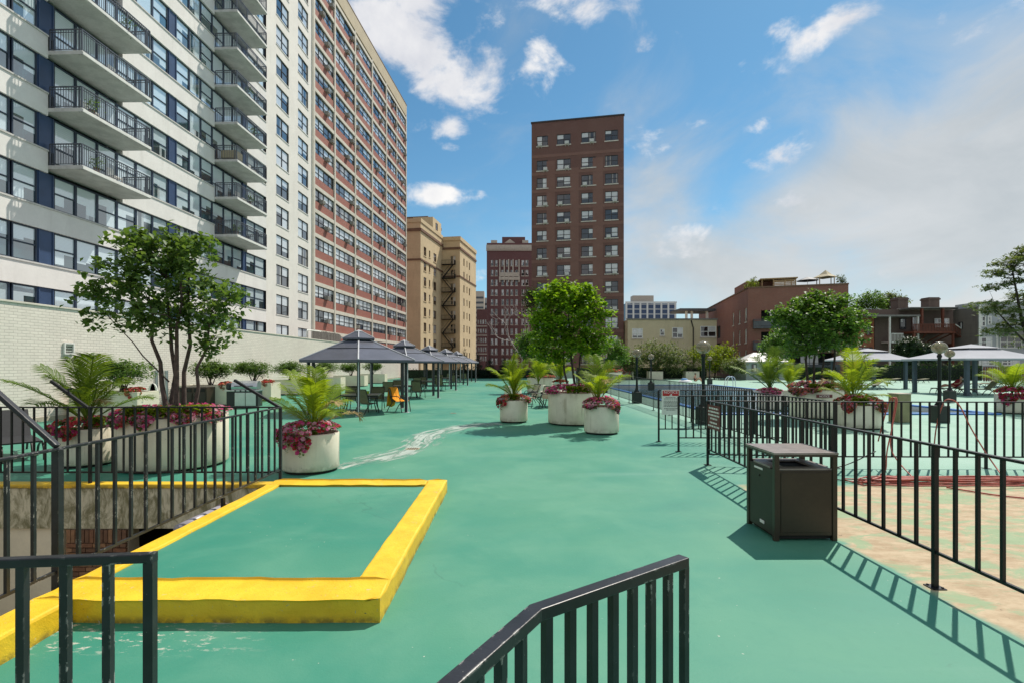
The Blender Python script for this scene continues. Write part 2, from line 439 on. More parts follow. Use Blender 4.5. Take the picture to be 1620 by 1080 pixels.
mt['roofgrey'] = M('flat_roof', (.20, .19, .18), .9, .2, .5)
mt['balcgrey'] = M('balcony_grey', (.085, .09, .10), .6, .2, 1)
mt['ground'] = M('city_ground', (.12, .115, .10), .9, .2, .05)
mt['wire'] = M('wire', (.35, .35, .36), .5, .05)
mt['glass1'] = glassmat('teal_window_glass', (.030, .085, .095), (.70, .80, .84), .93, (.60, .65, .65), 2.0, .6, 1.0)
mt['glass2'] = glassmat('window_glass', (.026, .031, .042), (.66, .69, .72), .78, (.42, .40, .37), 2.0, .55, .6)
mt['glass3'] = glassmat('dark_window_glass', (.016, .018, .023), (.62, .62, .62), .50, (.26, .22, .19), 1.9, .5)
mt['leafA'] = leafmat('lilac_leaf', (.090, .175, .042), (.175, .265, .085), .45, .30)
mt['leafB'] = leafmat('bright_leaf', (.145, .300, .016), (.270, .410, .040), .56, .36)
mt['leafC'] = leafmat('dark_leaf', (.080, .180, .034), (.165, .285, .060), .46, .32)
mt['leafD'] = leafmat('greygreen_leaf', (.105, .150, .055), (.185, .230, .095), .38)
mt['leafE'] = leafmat('lime_leaf', (.16, .24, .012), (.28, .34, .03), .45)
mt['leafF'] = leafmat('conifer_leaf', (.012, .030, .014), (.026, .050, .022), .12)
mt['leafS'] = leafmat('shrub_leaf', (.085, .170, .040), (.165, .250, .075), .42)
mt['palm'] = leafmat('palm_leaf', (.20, .30, .020), (.34, .42, .040), .52, .42)
mt['palmdk'] = leafmat('palm_leaf_dark', (.11, .19, .024), (.20, .28, .042), .42, .42)
mt['ivy'] = leafmat('ivy_leaf', (.025, .055, .018), (.06, .10, .035), .2, .3)
mt['petmag'] = leafmat('magenta_petal', (.62, .03, .20), (.80, .16, .38), .5, .5, (1.2, .8, 1))
mt['petpink'] = leafmat('pink_petal', (.72, .26, .40), (.86, .5, .6), .5, .5, (1.1, .9, 1))
mt['petred'] = leafmat('red_petal', (.52, .02, .05), (.70, .11, .11), .48, .5, (1.2, .7, .7))
mt['petcoral'] = leafmat('coral_petal', (.70, .19, .14), (.80, .38, .26), .48, .5, (1.2, .8, .7))
mt['petdark'] = leafmat('wine_leaf', (.10, .03, .035), (.19, .05, .06), .34, .5, (1.2, .8, .8))

def make_worn_steel():
    m, nt, N, L, b = nodes_of('worn_black_paint')
    v = pos(N)
    bev = N.new('ShaderNodeBevel'); bev.inputs['Radius'].default_value = .012; bev.samples = 4
    g = N.new('ShaderNodeNewGeometry')
    dt = N.new('ShaderNodeVectorMath'); dt.operation = 'DOT_PRODUCT'
    L.new(bev.outputs[0], dt.inputs[0]); L.new(g.outputs['Normal'], dt.inputs[1])
    e = mth(N, L, 'SUBTRACT', 1.0, dt.outputs['Value'])
    n = tnoise(N, L, v, 22, 5, .65)
    n2 = tnoise(N, L, v, 3.5, 3, .5)
    k = mth(N, L, 'MULTIPLY', rangem(N, L, e, .03, .10), mth(N, L, 'MULTIPLY', rangem(N, L, n, .52, .57), rangem(N, L, n2, .50, .60)))
    spk = rangem(N, L, tnoise(N, L, v, 120, 2), .74, .77)
    k = mth(N, L, 'MAXIMUM', mth(N, L, 'MULTIPLY', k, .8), mth(N, L, 'MULTIPLY', spk, .4))
    base = cmix(N, L, rangem(N, L, tnoise(N, L, v, 6, 5), .3, .7), (.009, .010, .012), (.020, .021, .026))
    L.new(cmix(N, L, k, base, (.55, .53, .50)), b.inputs['Base Color'])
    b.inputs['Roughness'].default_value = .38; b.inputs['Specular IOR Level'].default_value = .4
    bump(N, L, b, tnoise(N, L, v, 70, 4), .15, .004)
    return m
mt['steel_worn'] = make_worn_steel()

def make_deck():
    m, nt, N, L, b = nodes_of('green_deck_paint')
    v = pos(N); sp = N.new('ShaderNodeSeparateXYZ'); L.new(v, sp.inputs[0])
    big = tnoise(N, L, v, .16, 5, .55, .6)
    mid = tnoise(N, L, v, .8, 6, .6, .5)
    fine = tnoise(N, L, v, 9, 5, .65)
    c = cmix(N, L, rangem(N, L, big, .38, .62), (.034, .222, .156), (.080, .266, .172))
    c = cmix(N, L, rangem(N, L, mid, .42, .72, 0, .5), c, (.115, .300, .204))
    c = cmix(N, L, rangem(N, L, fine, .5, .8, 0, .26), c, (.045, .20, .14))
    sc1 = tnoise(N, L, v, .45, 8, .68, 1.2)
    c = cmix(N, L, rangem(N, L, sc1, .54, .70, 0, .38), c, (.05, .205, .15))
    vo = N.new('ShaderNodeTexVoronoi'); vo.feature = 'DISTANCE_TO_EDGE'; vo.inputs['Scale'].default_value = .17
    wv_ = N.new('ShaderNodeVectorMath'); wv_.operation = 'ADD'; L.new(v, wv_.inputs[0])
    nv = N.new('ShaderNodeTexNoise'); nv.inputs['Scale'].default_value = 1.2; nv.inputs['Detail'].default_value = 6; L.new(v, nv.inputs['Vector']); L.new(nv.outputs['Color'], wv_.inputs[1]); L.new(wv_.outputs[0], vo.inputs['Vector'])
    crk = mth(N, L, 'MULTIPLY', rangem(N, L, vo.outputs['Distance'], .0025, .0008), rangem(N, L, sc1, .48, .60))
    c = cmix(N, L, mth(N, L, 'MULTIPLY', crk, .30), c, (.03, .11, .08))
    # pale worn bands running across the deck
    mp = N.new('ShaderNodeMapping'); mp.inputs['Scale'].default_value = (.22, 1.5, 1); L.new(v, mp.inputs[0])
    wb = tnoise(N, L, mp.outputs[0], .55, 6, .6, .3)
    c = cmix(N, L, rangem(N, L, wb, .57, .75, 0, .38), c, (.20, .37, .285))
    # paler pool side of the fence: worn coat, with sun glare painted into the colour
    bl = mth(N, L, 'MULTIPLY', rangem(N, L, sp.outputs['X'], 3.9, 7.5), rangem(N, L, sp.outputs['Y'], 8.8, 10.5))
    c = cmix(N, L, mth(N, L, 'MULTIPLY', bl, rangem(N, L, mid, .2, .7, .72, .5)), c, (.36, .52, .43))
    # foot traffic has greyed the middle of the walkway
    c = cmix(N, L, mth(N, L, 'MULTIPLY', rangem(N, L, tnoise(N, L, v, .33, 6, .6, .4), .45, .68), .16), c, (.18, .33, .25))
    # paint chips and small white specks
    ch = tnoise(N, L, v, 26, 3, .5); sel = tnoise(N, L, v, 1.1, 3)
    c = cmix(N, L, mth(N, L, 'MULTIPLY', rangem(N, L, ch, .72, .75), rangem(N, L, sel, .52, .60)), c, (.55, .54, .46))
    # flaked paint in front of the yellow kerb
    fx = mth(N, L, 'MULTIPLY', rangem(N, L, sp.outputs['Y'], 3.55, 3.75), rangem(N, L, sp.outputs['Y'], 4.02, 4.10, 1, 0))
    fx = mth(N, L, 'MULTIPLY', fx, rangem(N, L, sp.outputs['X'], -1.6, -2.6))
    mpf = N.new('ShaderNodeMapping'); mpf.inputs['Scale'].default_value = (1, 2.6, 1); L.new(v, mpf.inputs[0])
    fl = rangem(N, L, tnoise(N, L, mpf.outputs[0], 6, 8, .75, .4), .55, .60)
    c = cmix(N, L, mth(N, L, 'MULTIPLY', fl, fx), c, (.52, .50, .43))
    # bare patch behind the right fence where the paint has worn off
    wig = mth(N, L, 'MULTIPLY', mth(N, L, 'SUBTRACT', tnoise(N, L, v, 1.3, 6, .65, .6), .5), 1.1)
    px = rangem(N, L, mth(N, L, 'ADD', sp.outputs['X'], mth(N, L, 'MULTIPLY', wig, .45)), 3.66, 3.78)
    py = rangem(N, L, mth(N, L, 'ADD', sp.outputs['Y'], mth(N, L, 'MULTIPLY', wig, .5)), 8.75, 8.55)
    pz = rangem(N, L, sp.outputs['X'], 16, 14)
    patch = mth(N, L, 'MULTIPLY', px, mth(N, L, 'MULTIPLY', py, pz))
    mp2 = N.new('ShaderNodeMapping'); mp2.inputs['Scale'].default_value = (1.0, 1.9, 1); L.new(v, mp2.inputs[0])
    rem = rangem(N, L, tnoise(N, L, mp2.outputs[0], 1.1, 9, .72, .6), .47, .57)
    tan = cmix(N, L, rangem(N, L, tnoise(N, L, mp2.outputs[0], 3, 9, .75), .35, .65), (.36, .265, .165), (.50, .40, .27))
    tan = cmix(N, L, rangem(N, L, tnoise(N, L, mp2.outputs[0], 9, 6, .7, 1.5), .63, .70), tan, (.12, .10, .07))
    tan = cmix(N, L, mth(N, L, 'MULTIPLY', rem, .75), tan, (.22, .36, .21))
    c = cmix(N, L, patch, c, tan)
    # brown rust drip by the planter on the right of the middle group
    L.new(c, b.inputs['Base Color'])
    rr = rangem(N, L, mid, .3, .7, .50, .66)
    rg = mth(N, L, 'ADD', mth(N, L, 'MULTIPLY', rr, mth(N, L, 'SUBTRACT', 1.0, patch)), mth(N, L, 'MULTIPLY', patch, .85))
    L.new(rg, b.inputs['Roughness'])
    b.inputs['Specular IOR Level'].default_value = .33
    hh = mth(N, L, 'ADD', mth(N, L, 'MULTIPLY', mid, .8), mth(N, L, 'MULTIPLY', tnoise(N, L, v, 45, 4), .35))
    bump(N, L, b, hh, .35, .01)
    return m
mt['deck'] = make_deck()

def make_yellow():
    m, nt, N, L, b = nodes_of('yellow_kerb_paint')
    v = pos(N)
    c = cmix(N, L, rangem(N, L, tnoise(N, L, v, 2.2, 6, .6), .3, .7), (.72, .43, .012), (.86, .56, .025))
    c = cmix(N, L, rangem(N, L, tnoise(N, L, v, 14, 5, .65), .60, .80, 0, .3), c, (.46, .28, .02))
    c = cmix(N, L, rangem(N, L, tnoise(N, L, v, 55, 3, .5), .70, .74), c, (.20, .14, .05))
    spz = N.new('ShaderNodeSeparateXYZ'); L.new(v, spz.inputs[0])
    foot = mth(N, L, 'MULTIPLY', rangem(N, L, spz.outputs['Z'], .075, .0), rangem(N, L, tnoise(N, L, v, 7, 6, .7), .36, .58))
    c = cmix(N, L, mth(N, L, 'MULTIPLY', foot, .75), c, (.10, .085, .03))
    chip = mth(N, L, 'MULTIPLY', rangem(N, L, tnoise(N, L, v, 16, 6, .7, .6), .63, .655), rangem(N, L, tnoise(N, L, v, 1.6, 3), .48, .58))
    c = cmix(N, L, chip, c, (.42, .39, .32))
    c = cmix(N, L, rangem(N, L, tnoise(N, L, v, 4, 8, .72, 1.0), .56, .72, 0, .38), c, (.36, .23, .03))
    L.new(c, b.inputs['Base Color']); b.inputs['Roughness'].default_value = .52
    h = mth(N, L, 'ADD', tnoise(N, L, v, 9, 6, .6), mth(N, L, 'MULTIPLY', tnoise(N, L, v, 80, 3), .3))
    bump(N, L, b, h, .42, .022)
    return m
mt['yellow'] = make_yellow()

def make_stained():
    m, nt, N, L, b = nodes_of('mossy_concrete')
    v = pos(N)
    mp = N.new('ShaderNodeMapping'); mp.inputs['Scale'].default_value = (1.3, 1, .55); L.new(v, mp.inputs[0])
    s = tnoise(N, L, mp.outputs[0], 4.2, 9, .72, .9)
    c = cmix(N, L, rangem(N, L, s, .38, .62), (.62, .57, .42), (.20, .185, .10))
    L.new(c, b.inputs['Base Color']); b.inputs['Roughness'].default_value = .9
    bump(N, L, b, s, .5, .02); return m
mt['stained'] = make_stained()
mt['whitebrick'] = brickmat('cream_glazed_brick', (.80, .74, .655), (.72, .665, .59), (.52, .475, .42), .30, .10, 'Y', .010, .55, .5, dirt=.12)

def make_water():
    m, nt, N, L, b = nodes_of('pool_water')
    v = pos(N)
    b.inputs['Base Color'].default_value = (.10, .22, .30, 1); b.inputs['Roughness'].default_value = .06
    bump(N, L, b, tnoise(N, L, v, 2.6, 4, .6), .25, .05); return m
mt['water'] = make_water()
mt['poolblue'] = M('pool_blue', (.045, .19, .52), .4, .12, 2)
def make_globe():
    m, nt, N, L, b = nodes_of('smoked_globe')
    b.inputs['Base Color'].default_value = (.42, .34, .24, 1); b.inputs['Roughness'].default_value = .10
    b.inputs['Transmission Weight'].default_value = .60; b.inputs['IOR'].default_value = 1.22
    return m
mt['globe'] = make_globe()
mt['lampmetal'] = M('lamp_inner', (.5, .47, .4), .35, .1, metal=.4)
# ================================================================ the setting
def struct(name, mb, mat, **k):
    o = mb.build(name, mat, **k); o['kind'] = 'structure'; return o

struct('ground', MB().box(-900, -300, -6.6, 900, 1500, -6.5), mt['ground'])

# deck sheet with the stair opening and the pool left out
def sheet(x0, x1, y0, y1, holes, z):
    xs = sorted({x0, x1, *[h[0] for h in holes], *[h[1] for h in holes]})
    ys = sorted({y0, y1, *[h[2] for h in holes], *[h[3] for h in holes]})
    mb = MB()
    for i in range(len(xs) - 1):
        for j in range(len(ys) - 1):
            cx = (xs[i] + xs[i+1]) / 2; cy = (ys[j] + ys[j+1]) / 2
            if any(h[0] < cx < h[1] and h[2] < cy < h[3] for h in holes): continue
            mb.quad((xs[i], ys[j], z), (xs[i+1], ys[j], z), (xs[i+1], ys[j+1], z), (xs[i], ys[j+1], z))
    return mb
OPX0, OPX1, OPY0, OPY1 = -12.0, -3.72, 0.6, 8.5
POX0, POX1, POY0, POY1 = 8.4, 19.0, 21.0, 49.5
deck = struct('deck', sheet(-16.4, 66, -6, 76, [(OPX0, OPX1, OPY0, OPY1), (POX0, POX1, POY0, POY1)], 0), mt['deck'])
mb = MB().box(-16.4, 76.0, -6.5, 66, 76.5, -.01); mb.box(66.0, -6, -6.5, 66.5, 76.5, -.01)
struct('deck_edge_wall', mb, mt['concrete'])

# swimming pool
pool = bpy.data.objects.new('swimming_pool', None); C.objects.link(pool); pool['kind'] = 'structure'
mb = MB()
mb.quad((POX0, POY0, 0), (POX0, POY1, 0), (POX0, POY1, -1.4), (POX0, POY0, -1.4)); mb.quad((POX1, POY1, 0), (POX1, POY0, 0), (POX1, POY0, -1.4), (POX1, POY1, -1.4))
mb.quad((POX0, POY1, 0), (POX1, POY1, 0), (POX1, POY1, -1.4), (POX0, POY1, -1.4)); mb.quad((POX1, POY0, 0), (POX0, POY0, 0), (POX0, POY0, -1.4), (POX1, POY0, -1.4))
mb.quad((POX0, POY0, -1.4), (POX1, POY0, -1.4), (POX1, POY1, -1.4), (POX0, POY1, -1.4))
mb.build('basin', mt['white'], pool)
MB().box(POX0 + .01, POY0 + .01, -.25, POX1 - .01, POY1 - .01, -.2).build('water', mt['water'], pool)
mb = MB(); w = .32
mb.box(POX0 - w, POY0 - w, .004, POX0, POY1 + w, .07); mb.box(POX1, POY0 - w, .004, POX1 + w, POY1 + w, .07)
mb.box(POX0, POY1, .004, POX1, POY1 + w, .07); mb.box(POX0, POY0 - w, .004, POX1, POY0, .07)
mb.build('coping', mt['poolblue'], pool, bevel=.02)

# dried water streak and the drain beside it
def streak():
    K = [(532, 741, 4), (556, 733, 8), (585, 728, 10), (615, 720.5, 10), (645, 711.5, 7), (660, 704, 7), (664, 697, 7), (672, 690, 7), (692, 683, 5.5), (722, 677, 5), (757, 671.5, 4), (795, 669.5, 3)]
    W = []
    for (x, y, h) in K:
        Y = 1660/(y - YH); Ya = 1660/(y + h*.6 - YH); Yb = 1660/(y - h*.6 - YH); W.append((Vector((gx(x, Y), Y, 0)), (Yb - Ya)/2 + .05))
    C_ = []
    for i in range(len(W)-1):
        p0 = W[max(i-1, 0)][0]; p1 = W[i][0]; p2 = W[i+1][0]; p3 = W[min(i+2, len(W)-1)][0]
        for s in range(8):
            t = s/8; C_.append((.5*((2*p1)+(p2-p0)*t+(2*p0-5*p1+4*p2-p3)*t*t+(3*p1-p0-3*p2+p3)*t**3), W[i][1]*(1-t)+W[i+1][1]*t))
    mb = MB(); flow = []; al = 0; NA = 6; rows = []
    for k, (p, h) in enumerate(C_):
        if k: al += (p - C_[k-1][0]).length
        d = (C_[min(k+1, len(C_)-1)][0] - C_[max(k-1, 0)][0]).normalized(); nrm = Vector((-d.y, d.x, 0))
        row = []
        for j in range(NA+1):
            u = -1 + 2*j/NA; q_ = p + nrm*u*h*1.25; row.append(mb.P((q_.x, q_.y, .004))); flow.append((al, u*h*1.25, abs(u)))
        rows.append(row)
    for k in range(len(rows)-1):
        for j in range(NA): mb.f.append((rows[k][j], rows[k+1][j], rows[k+1][j+1], rows[k][j+1])); mb.m.append(0)
    m, nt, N, L, b = nodes_of('dried_water')
    at_ = N.new('ShaderNodeAttribute'); at_.attribute_name = 'flow'
    sp = N.new('ShaderNodeSeparateXYZ'); L.new(at_.outputs['Vector'], sp.inputs[0])
    cb = N.new('ShaderNodeCombineXYZ'); L.new(mth(N, L, 'MULTIPLY', sp.outputs[0], .8), cb.inputs[0]); L.new(mth(N, L, 'MULTIPLY', sp.outputs[1], 4.5), cb.inputs[1])
    n = tnoise(N, L, cb.outputs[0], 1.5, 7, .62, .8)
    L.new(cmix(N, L, rangem(N, L, n, .38, .58), (.28, .33, .29), (.46, .54, .48)), b.inputs['Base Color']); b.inputs['Roughness'].default_value = .6
    tr = N.new('ShaderNodeBsdfTransparent'); mx = N.new('ShaderNodeMixShader')
    edge = mth(N, L, 'SUBTRACT', 1.0, mth(N, L, 'POWER', sp.outputs[2], 2.0), clamp=True)
    L.new(mth(N, L, 'MULTIPLY', rangem(N, L, mth(N, L, 'ADD', n, mth(N, L, 'MULTIPLY', mth(N, L, 'SUBTRACT', edge, 1.0), .3)), .34, .58, 0, .85), rangem(N, L, edge, 0, .3)), mx.inputs[0])
    L.new(tr.outputs[0], mx.inputs[1]); L.new(b.outputs[0], mx.inputs[2]); L.new(mx.outputs[0], N['Material Output'].inputs[0])
    o = mb.build('dried_water_streak', m); o['kind'] = 'structure'
    a_ = o.data.attributes.new('flow', 'FLOAT_VECTOR', 'POINT'); a_.data.foreach_set('vector', [c for f_ in flow for c in f_])
streak()
def drain(px, py, r, label):
    Y = 1660 / (py - YH)
    t = thing('floor_drain', label, 'drain', (gx(px, Y), Y, .004), 0, 'floor drains')
    MB().lathe([(0, .004), (r, .004), (r, .0)], 20).build('rim', mt['concrete'], t)
    mb = MB()
    for k in range(-2, 3):
        l = math.sqrt(max(0, (r*.8)**2 - (k*r*.3)**2)); mb.box(k*r*.3 - r*.07, -l, .005, k*r*.3 + r*.07, l, .007)
    mb.build('slot', mt['dark'], t)
drain(653, 709.5, .17, 'round drain cover in the pale dried water streak')
drain(717, 653, .13, 'small dark drain cover on the deck right of the gazebos')

# stair opening: lower level
lw = bpy.data.objects.new('stairwell', None); C.objects.link(lw); lw['kind'] = 'structure'
MB().box(OPX0, OPY0, -3.3, OPX1, OPY1, -3.2).build('stair_floor', mt['concrete'], lw)
MB().box(OPX1, OPY0 - .2, -3.2, OPX1 + .18, OPY1 + .3, -.006).build('side_wall', mt['stained'], lw)
MB().box(OPX0 - .2, OPY0, -3.2, OPX0, OPY1 + .3, -.006).build('side_wall', mt['stained'], lw)
MB().box(OPX0, OPY0 - .2, -3.2, OPX1, OPY0, -.006).build('near_wall', mt['concrete'], lw)
MB().box(OPX0, OPY1, -.66, OPX1, OPY1 + .3, -.006).build('concrete_beam', mt['stained'], lw)
MB().box(-9.4, OPY1 + .05, -3.2, -7.32, OPY1 + .25, -.66).build('cream_panel', M('cream_panel', (.72, .65, .50), .8, .06, 2, streak=.2), lw)
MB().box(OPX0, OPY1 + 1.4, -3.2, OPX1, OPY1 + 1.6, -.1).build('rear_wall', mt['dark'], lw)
for k in range(9):
    MB().box(OPX0 + .3 + k*.3, 3.0, -3.2 + .0, OPX0 + .6 + k*.3, 6.5, -1.3 - k*.17).build('step', mt['concrete'], lw)
MB().box(-8.4, 4.2, -1.32, -6.4, 6.6, -1.20).build('landing_edge', mt['woodred'], lw)
# brick pier, each brick a piece
pier = thing('brick_pier', 'brown brick pier with pale mortar below the stained beam in the stair opening', 'pier', (-7.22, OPY1 - .02, -3.2))
MB().box(0, .05, 0, .98, .30, 2.54).build('mortar', M('pale_mortar', (.46, .40, .30), .9, .1, 10, .4, 60), pier)
brm = [M('brown_brick_%d' % i, c, .75, .2, 14, .5, 70) for i, c in enumerate(((.19, .085, .045), (.26, .135, .07), (.14, .07, .04)))]
full = [boxmesh('brick', m, 0, 0, 0, .205, .06, .062) for m in brm]
half = [boxmesh('brick', m, 0, 0, 0, .095, .06, .062) for m in brm]
sold = [boxmesh('brick', m, 0, 0, 0, .062, .06, .205) for m in brm]
zc = 2.54 - .225
for i in range(13): put('brick', sold[rng.randrange(3)], pier, (.008 + i*.0755, rng.uniform(0, .006), zc))
row = 0
while zc > .1:
    zc -= .077; x = .004
    if row % 2: put('brick', half[rng.randrange(3)], pier, (x, rng.uniform(0, .006), zc)); x += .108
    while x + .205 < .985:
        put('brick', full[rng.randrange(3)], pier, (x, rng.uniform(0, .006), zc)); x += .218
    if .985 - x > .09: put('brick', half[rng.randrange(3)], pier, (x, rng.uniform(0, .006), zc))
    row += 1
t = thing('waste_pipe', 'grey plastic pipe lying on the yellow edge of the stair opening', 'pipe', (-3.95, 6.2, .02))
MB().tube([(0, 0, .03), (.02, .95, .03)], .055, 12).build('pipe', M('grey_pvc', (.32, .30, .34), .4, .1), t, smooth=True)
MB().tube([(.017, .85, .03), (.019, .97, .03)], .067, 12).build('coupling', M('pipe_collar', (.22, .16, .14), .4, .1), t, smooth=True)

# raised pad with yellow kerb
pad = bpy.data.objects.new('raised_pad', None); C.objects.link(pad); pad['kind'] = 'structure'
kz = .19
def kerb(name, x0, y0, x1, y1, z=kz):
    mb = MB(); nx = max(1, int(abs(x1-x0)/.12)); ny = max(1, int(abs(y1-y0)/.12))
    r2 = random.Random(3)
    top = {}
    for i in range(nx+1):
        for j in range(ny+1):
            X_ = x0+(x1-x0)*i/nx; Y_ = y0+(y1-y0)*j/ny
            wob = .005*math.sin(X_*5.1+1) + .004*math.sin(Y_*4.3) + .003*math.sin(X_*13+Y_*11)
            top[i, j] = mb.P((X_ + (.8*wob if i in (0, nx) else 0) + r2.uniform(-.003, .003), Y_ + (.8*wob if j in (0, ny) else 0) + r2.uniform(-.003, .003), z + .5*wob + r2.uniform(-.003, .003)))
    for i in range(nx):
        for j in range(ny): mb.f.append((top[i,j], top[i+1,j], top[i+1,j+1], top[i,j+1])); mb.m.append(0)
    def skirt(keys):
        prev = None
        for k in keys:
            p = mb.v[top[k]]; q = mb.P((p[0], p[1], .0))
            if prev: mb.f.append((prev[0], prev[1], q, top[k])); mb.m.append(0)
            prev = (top[k], q)
    skirt([(i, 0) for i in range(nx, -1, -1)]); skirt([(i, ny) for i in range(nx+1)])
    skirt([(0, j) for j in range(ny, -1, -1)]); skirt([(nx, j) for j in range(ny+1)])
    return mb.build(name, mt['yellow'], pad, bevel=.024)
kerb('kerb', -3.70, 4.06, -1.02, 4.40)
kerb('kerb', -1.31, 4.402, -1.02, 8.20, kz - .001)
kerb('kerb', -3.70, 7.90, -1.312, 8.20, kz - .002)
kerb('kerb', -3.70, 4.402, -3.50, 7.898, kz - .001)
kerb('kerb', -3.70, .6, -3.40, 4.058, kz - .001)
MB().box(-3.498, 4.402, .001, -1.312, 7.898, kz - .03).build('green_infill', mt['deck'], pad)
MB().box(OPX0, OPY1 - .03, -.0055, OPX1, OPY1 + .20, .06).build('yellow_edge', mt['yellow'], pad, bevel=.012)

# ---------------------------------------------------------------- podium wall on the left
pw = thing('podium_wall', 'long cream painted brick wall along the left side of the deck', 'wall', (-16.4, -5, 0))
MB().box(-.35, 0, -.5, 0, 97, 4.0).build('brickwork', mt['whitebrick'], pw)
MB().box(-.42, 0, 4.0, .05, 97, 4.07).build('coping', mt['ledge'], pw, bevel=.01)
MB().box(-9.0, 0, 3.0, -.36, 97, 3.5).build('roof_deck', mt['roofgrey'], pw)
MB().box(0.002, 0, 0, .03, 97, .16).build('base_strip', M('wall_base', (.40, .36, .28), .9, .2, 3), pw)
v = thing('wall_vent', 'small square vent with three slats in the cream wall', 'vent', (-16.39, 19.15, 2.36))
mb = MB(); mb.box(0, 0, 0, .06, .44, .05); mb.box(0, 0, .37, .06, .44, .42); mb.box(0, 0, .05, .06, .05, .37); mb.box(0, .39, .05, .06, .44, .37)
mb.build('frame', mt['white'], v)
for k in range(3):
    mb = MB(); z = .09 + k*.1; mb.poly([(.005, .05, z), (.05, .05, z+.05), (.05, .39, z+.05), (.005, .39, z)]); mb.poly([(.005, .05, z+.012), (.005, .39, z+.012), (.05, .39, z+.062), (.05, .05, z+.062)])
    mb.build('slat', mt['white'], v)
MB().box(.001, .05, .05, .003, .39, .37).build('backing', mt['dark'], v)

# ================================================================ buildings
class Face:
    def __init__(s, ox=0, oy=0, rz=0): s.ox, s.oy, s.rz = ox, oy, rz; s.c, s.s = math.cos(rz), math.sin(rz)
    def __call__(s, x, y, z): return (s.ox + x*s.c - y*s.s, s.oy + x*s.s + y*s.c, z)
F0 = Face()
def fbox(mb, Fc, x0, y0, z0, x1, y1, z1, m=0):
    i = [mb.P(Fc(*p)) for p in ((x0,y0,z0),(x1,y0,z0),(x1,y1,z0),(x0,y1,z0),(x0,y0,z1),(x1,y0,z1),(x1,y1,z1),(x0,y1,z1))]
    for f in ((0,3,2,1),(4,5,6,7),(0,1,5,4),(1,2,6,5),(2,3,7,6),(3,0,4,7)): mb.f.append(tuple(i[k] for k in f)); mb.m.append(m)
def fwall(mb, Fc, x0, x1, z0, z1, rects, rev=.18, m=0):
    xs = sorted({x0, x1, *[r[0] for r in rects], *[r[1] for r in rects]}); zs = sorted({z0, z1, *[r[2] for r in rects], *[r[3] for r in rects]})
    xs = [x for x in xs if x0 <= x <= x1]; zs = [z for z in zs if z0 <= z <= z1]
    for i in range(len(xs)-1):
        for j in range(len(zs)-1):
            cx = (xs[i]+xs[i+1])/2; cz = (zs[j]+zs[j+1])/2
            if any(r[0] < cx < r[1] and r[2] < cz < r[3] for r in rects): continue
            mb.quad(Fc(xs[i], 0, zs[j]), Fc(xs[i+1], 0, zs[j]), Fc(xs[i+1], 0, zs[j+1]), Fc(xs[i], 0, zs[j+1]), m)
    for a, b, c, d in rects:
        mb.quad(Fc(a, 0, c), Fc(a, rev, c), Fc(a, rev, d), Fc(a, 0, d), m); mb.quad(Fc(b, 0, c), Fc(b, 0, d), Fc(b, rev, d), Fc(b, rev, c), m)
        mb.quad(Fc(a, 0, d), Fc(a, rev, d), Fc(b, rev, d), Fc(b, 0, d), m); mb.quad(Fc(a, 0, c), Fc(b, 0, c), Fc(b, rev, c), Fc(a, rev, c), m)
WIN = {}
def window(parent, Fc, x0, x1, z0, z1, cols=1, split=True, frame='navy', glass='glass1', inset=.10, bar=.06, low=False, name='window'):
    w = round(x1-x0, 2); h = round(z1-z0, 2); key = (w, h, cols, split, frame, glass, bar, low)
    if key not in WIN:
        mb = MB(); d = .05
        mb.box(0, -d, 0, w, .02, bar); mb.box(0, -d, h-bar, w, .02, h); mb.box(0, -d, bar, bar, .02, h-bar); mb.box(w-bar, -d, bar, w, .02, h-bar)
        for k in range(1, cols):
            x = w*k/cols; mb.box(x-bar*.6, -d*.9, bar, x+bar*.6, .02, h-bar)
        if split:
            for k in range(cols):
                a = w*k/cols + (bar if k == 0 else bar*.6); b = w*(k+1)/cols - (bar if k == cols-1 else bar*.6)
                zc = h*(.42 if low else .5)
                mb.box(a, -d*.8, zc-bar*.45, b, .02, zc+bar*.45)
        fm = mb.mesh('window', mt[frame])
        pb = MB(); pb.quad((bar*.5, 0, bar*.5), (w-bar*.5, 0, bar*.5), (w-bar*.5, 0, h-bar*.5), (bar*.5, 0, h-bar*.5))
        WIN[key] = (fm, pb.mesh('pane', mt[glass]))
    fm, pm = WIN[key]
    o = put(name, fm, parent, Fc(x0, inset, z0), (0, 0, Fc.rz))
    put('pane', pm, o, (0, .005, 0))
    return o
ACM = {}
def ac(parent, Fc, x, z, mat='acunit', w=.62, h=.40, out=.38, bracket=False):
    key = (mat, w, h, out, bracket)
    if key not in ACM:
        mb = MB(); mb.box(0, -out, .0, w, .1, h)
        for k in range(5): mb.box(.05, -out-.012, .06+k*.06, w-.05, -out, .085+k*.06)
        if bracket:
            mb.box(-.03, -out-.03, -.05, w+.03, .1, 0); mb.bar((.08, -out+.02, -.05), (.08, .06, -.42), .05, .05); mb.bar((w-.08, -out+.02, -.05), (w-.08, .06, -.42), .05, .05)
        ACM[key] = mb.mesh('air_conditioner', mt[mat])
    return put('air_conditioner', ACM[key], parent, Fc(x, 0, z), (0, 0, Fc.rz))

LATE = []
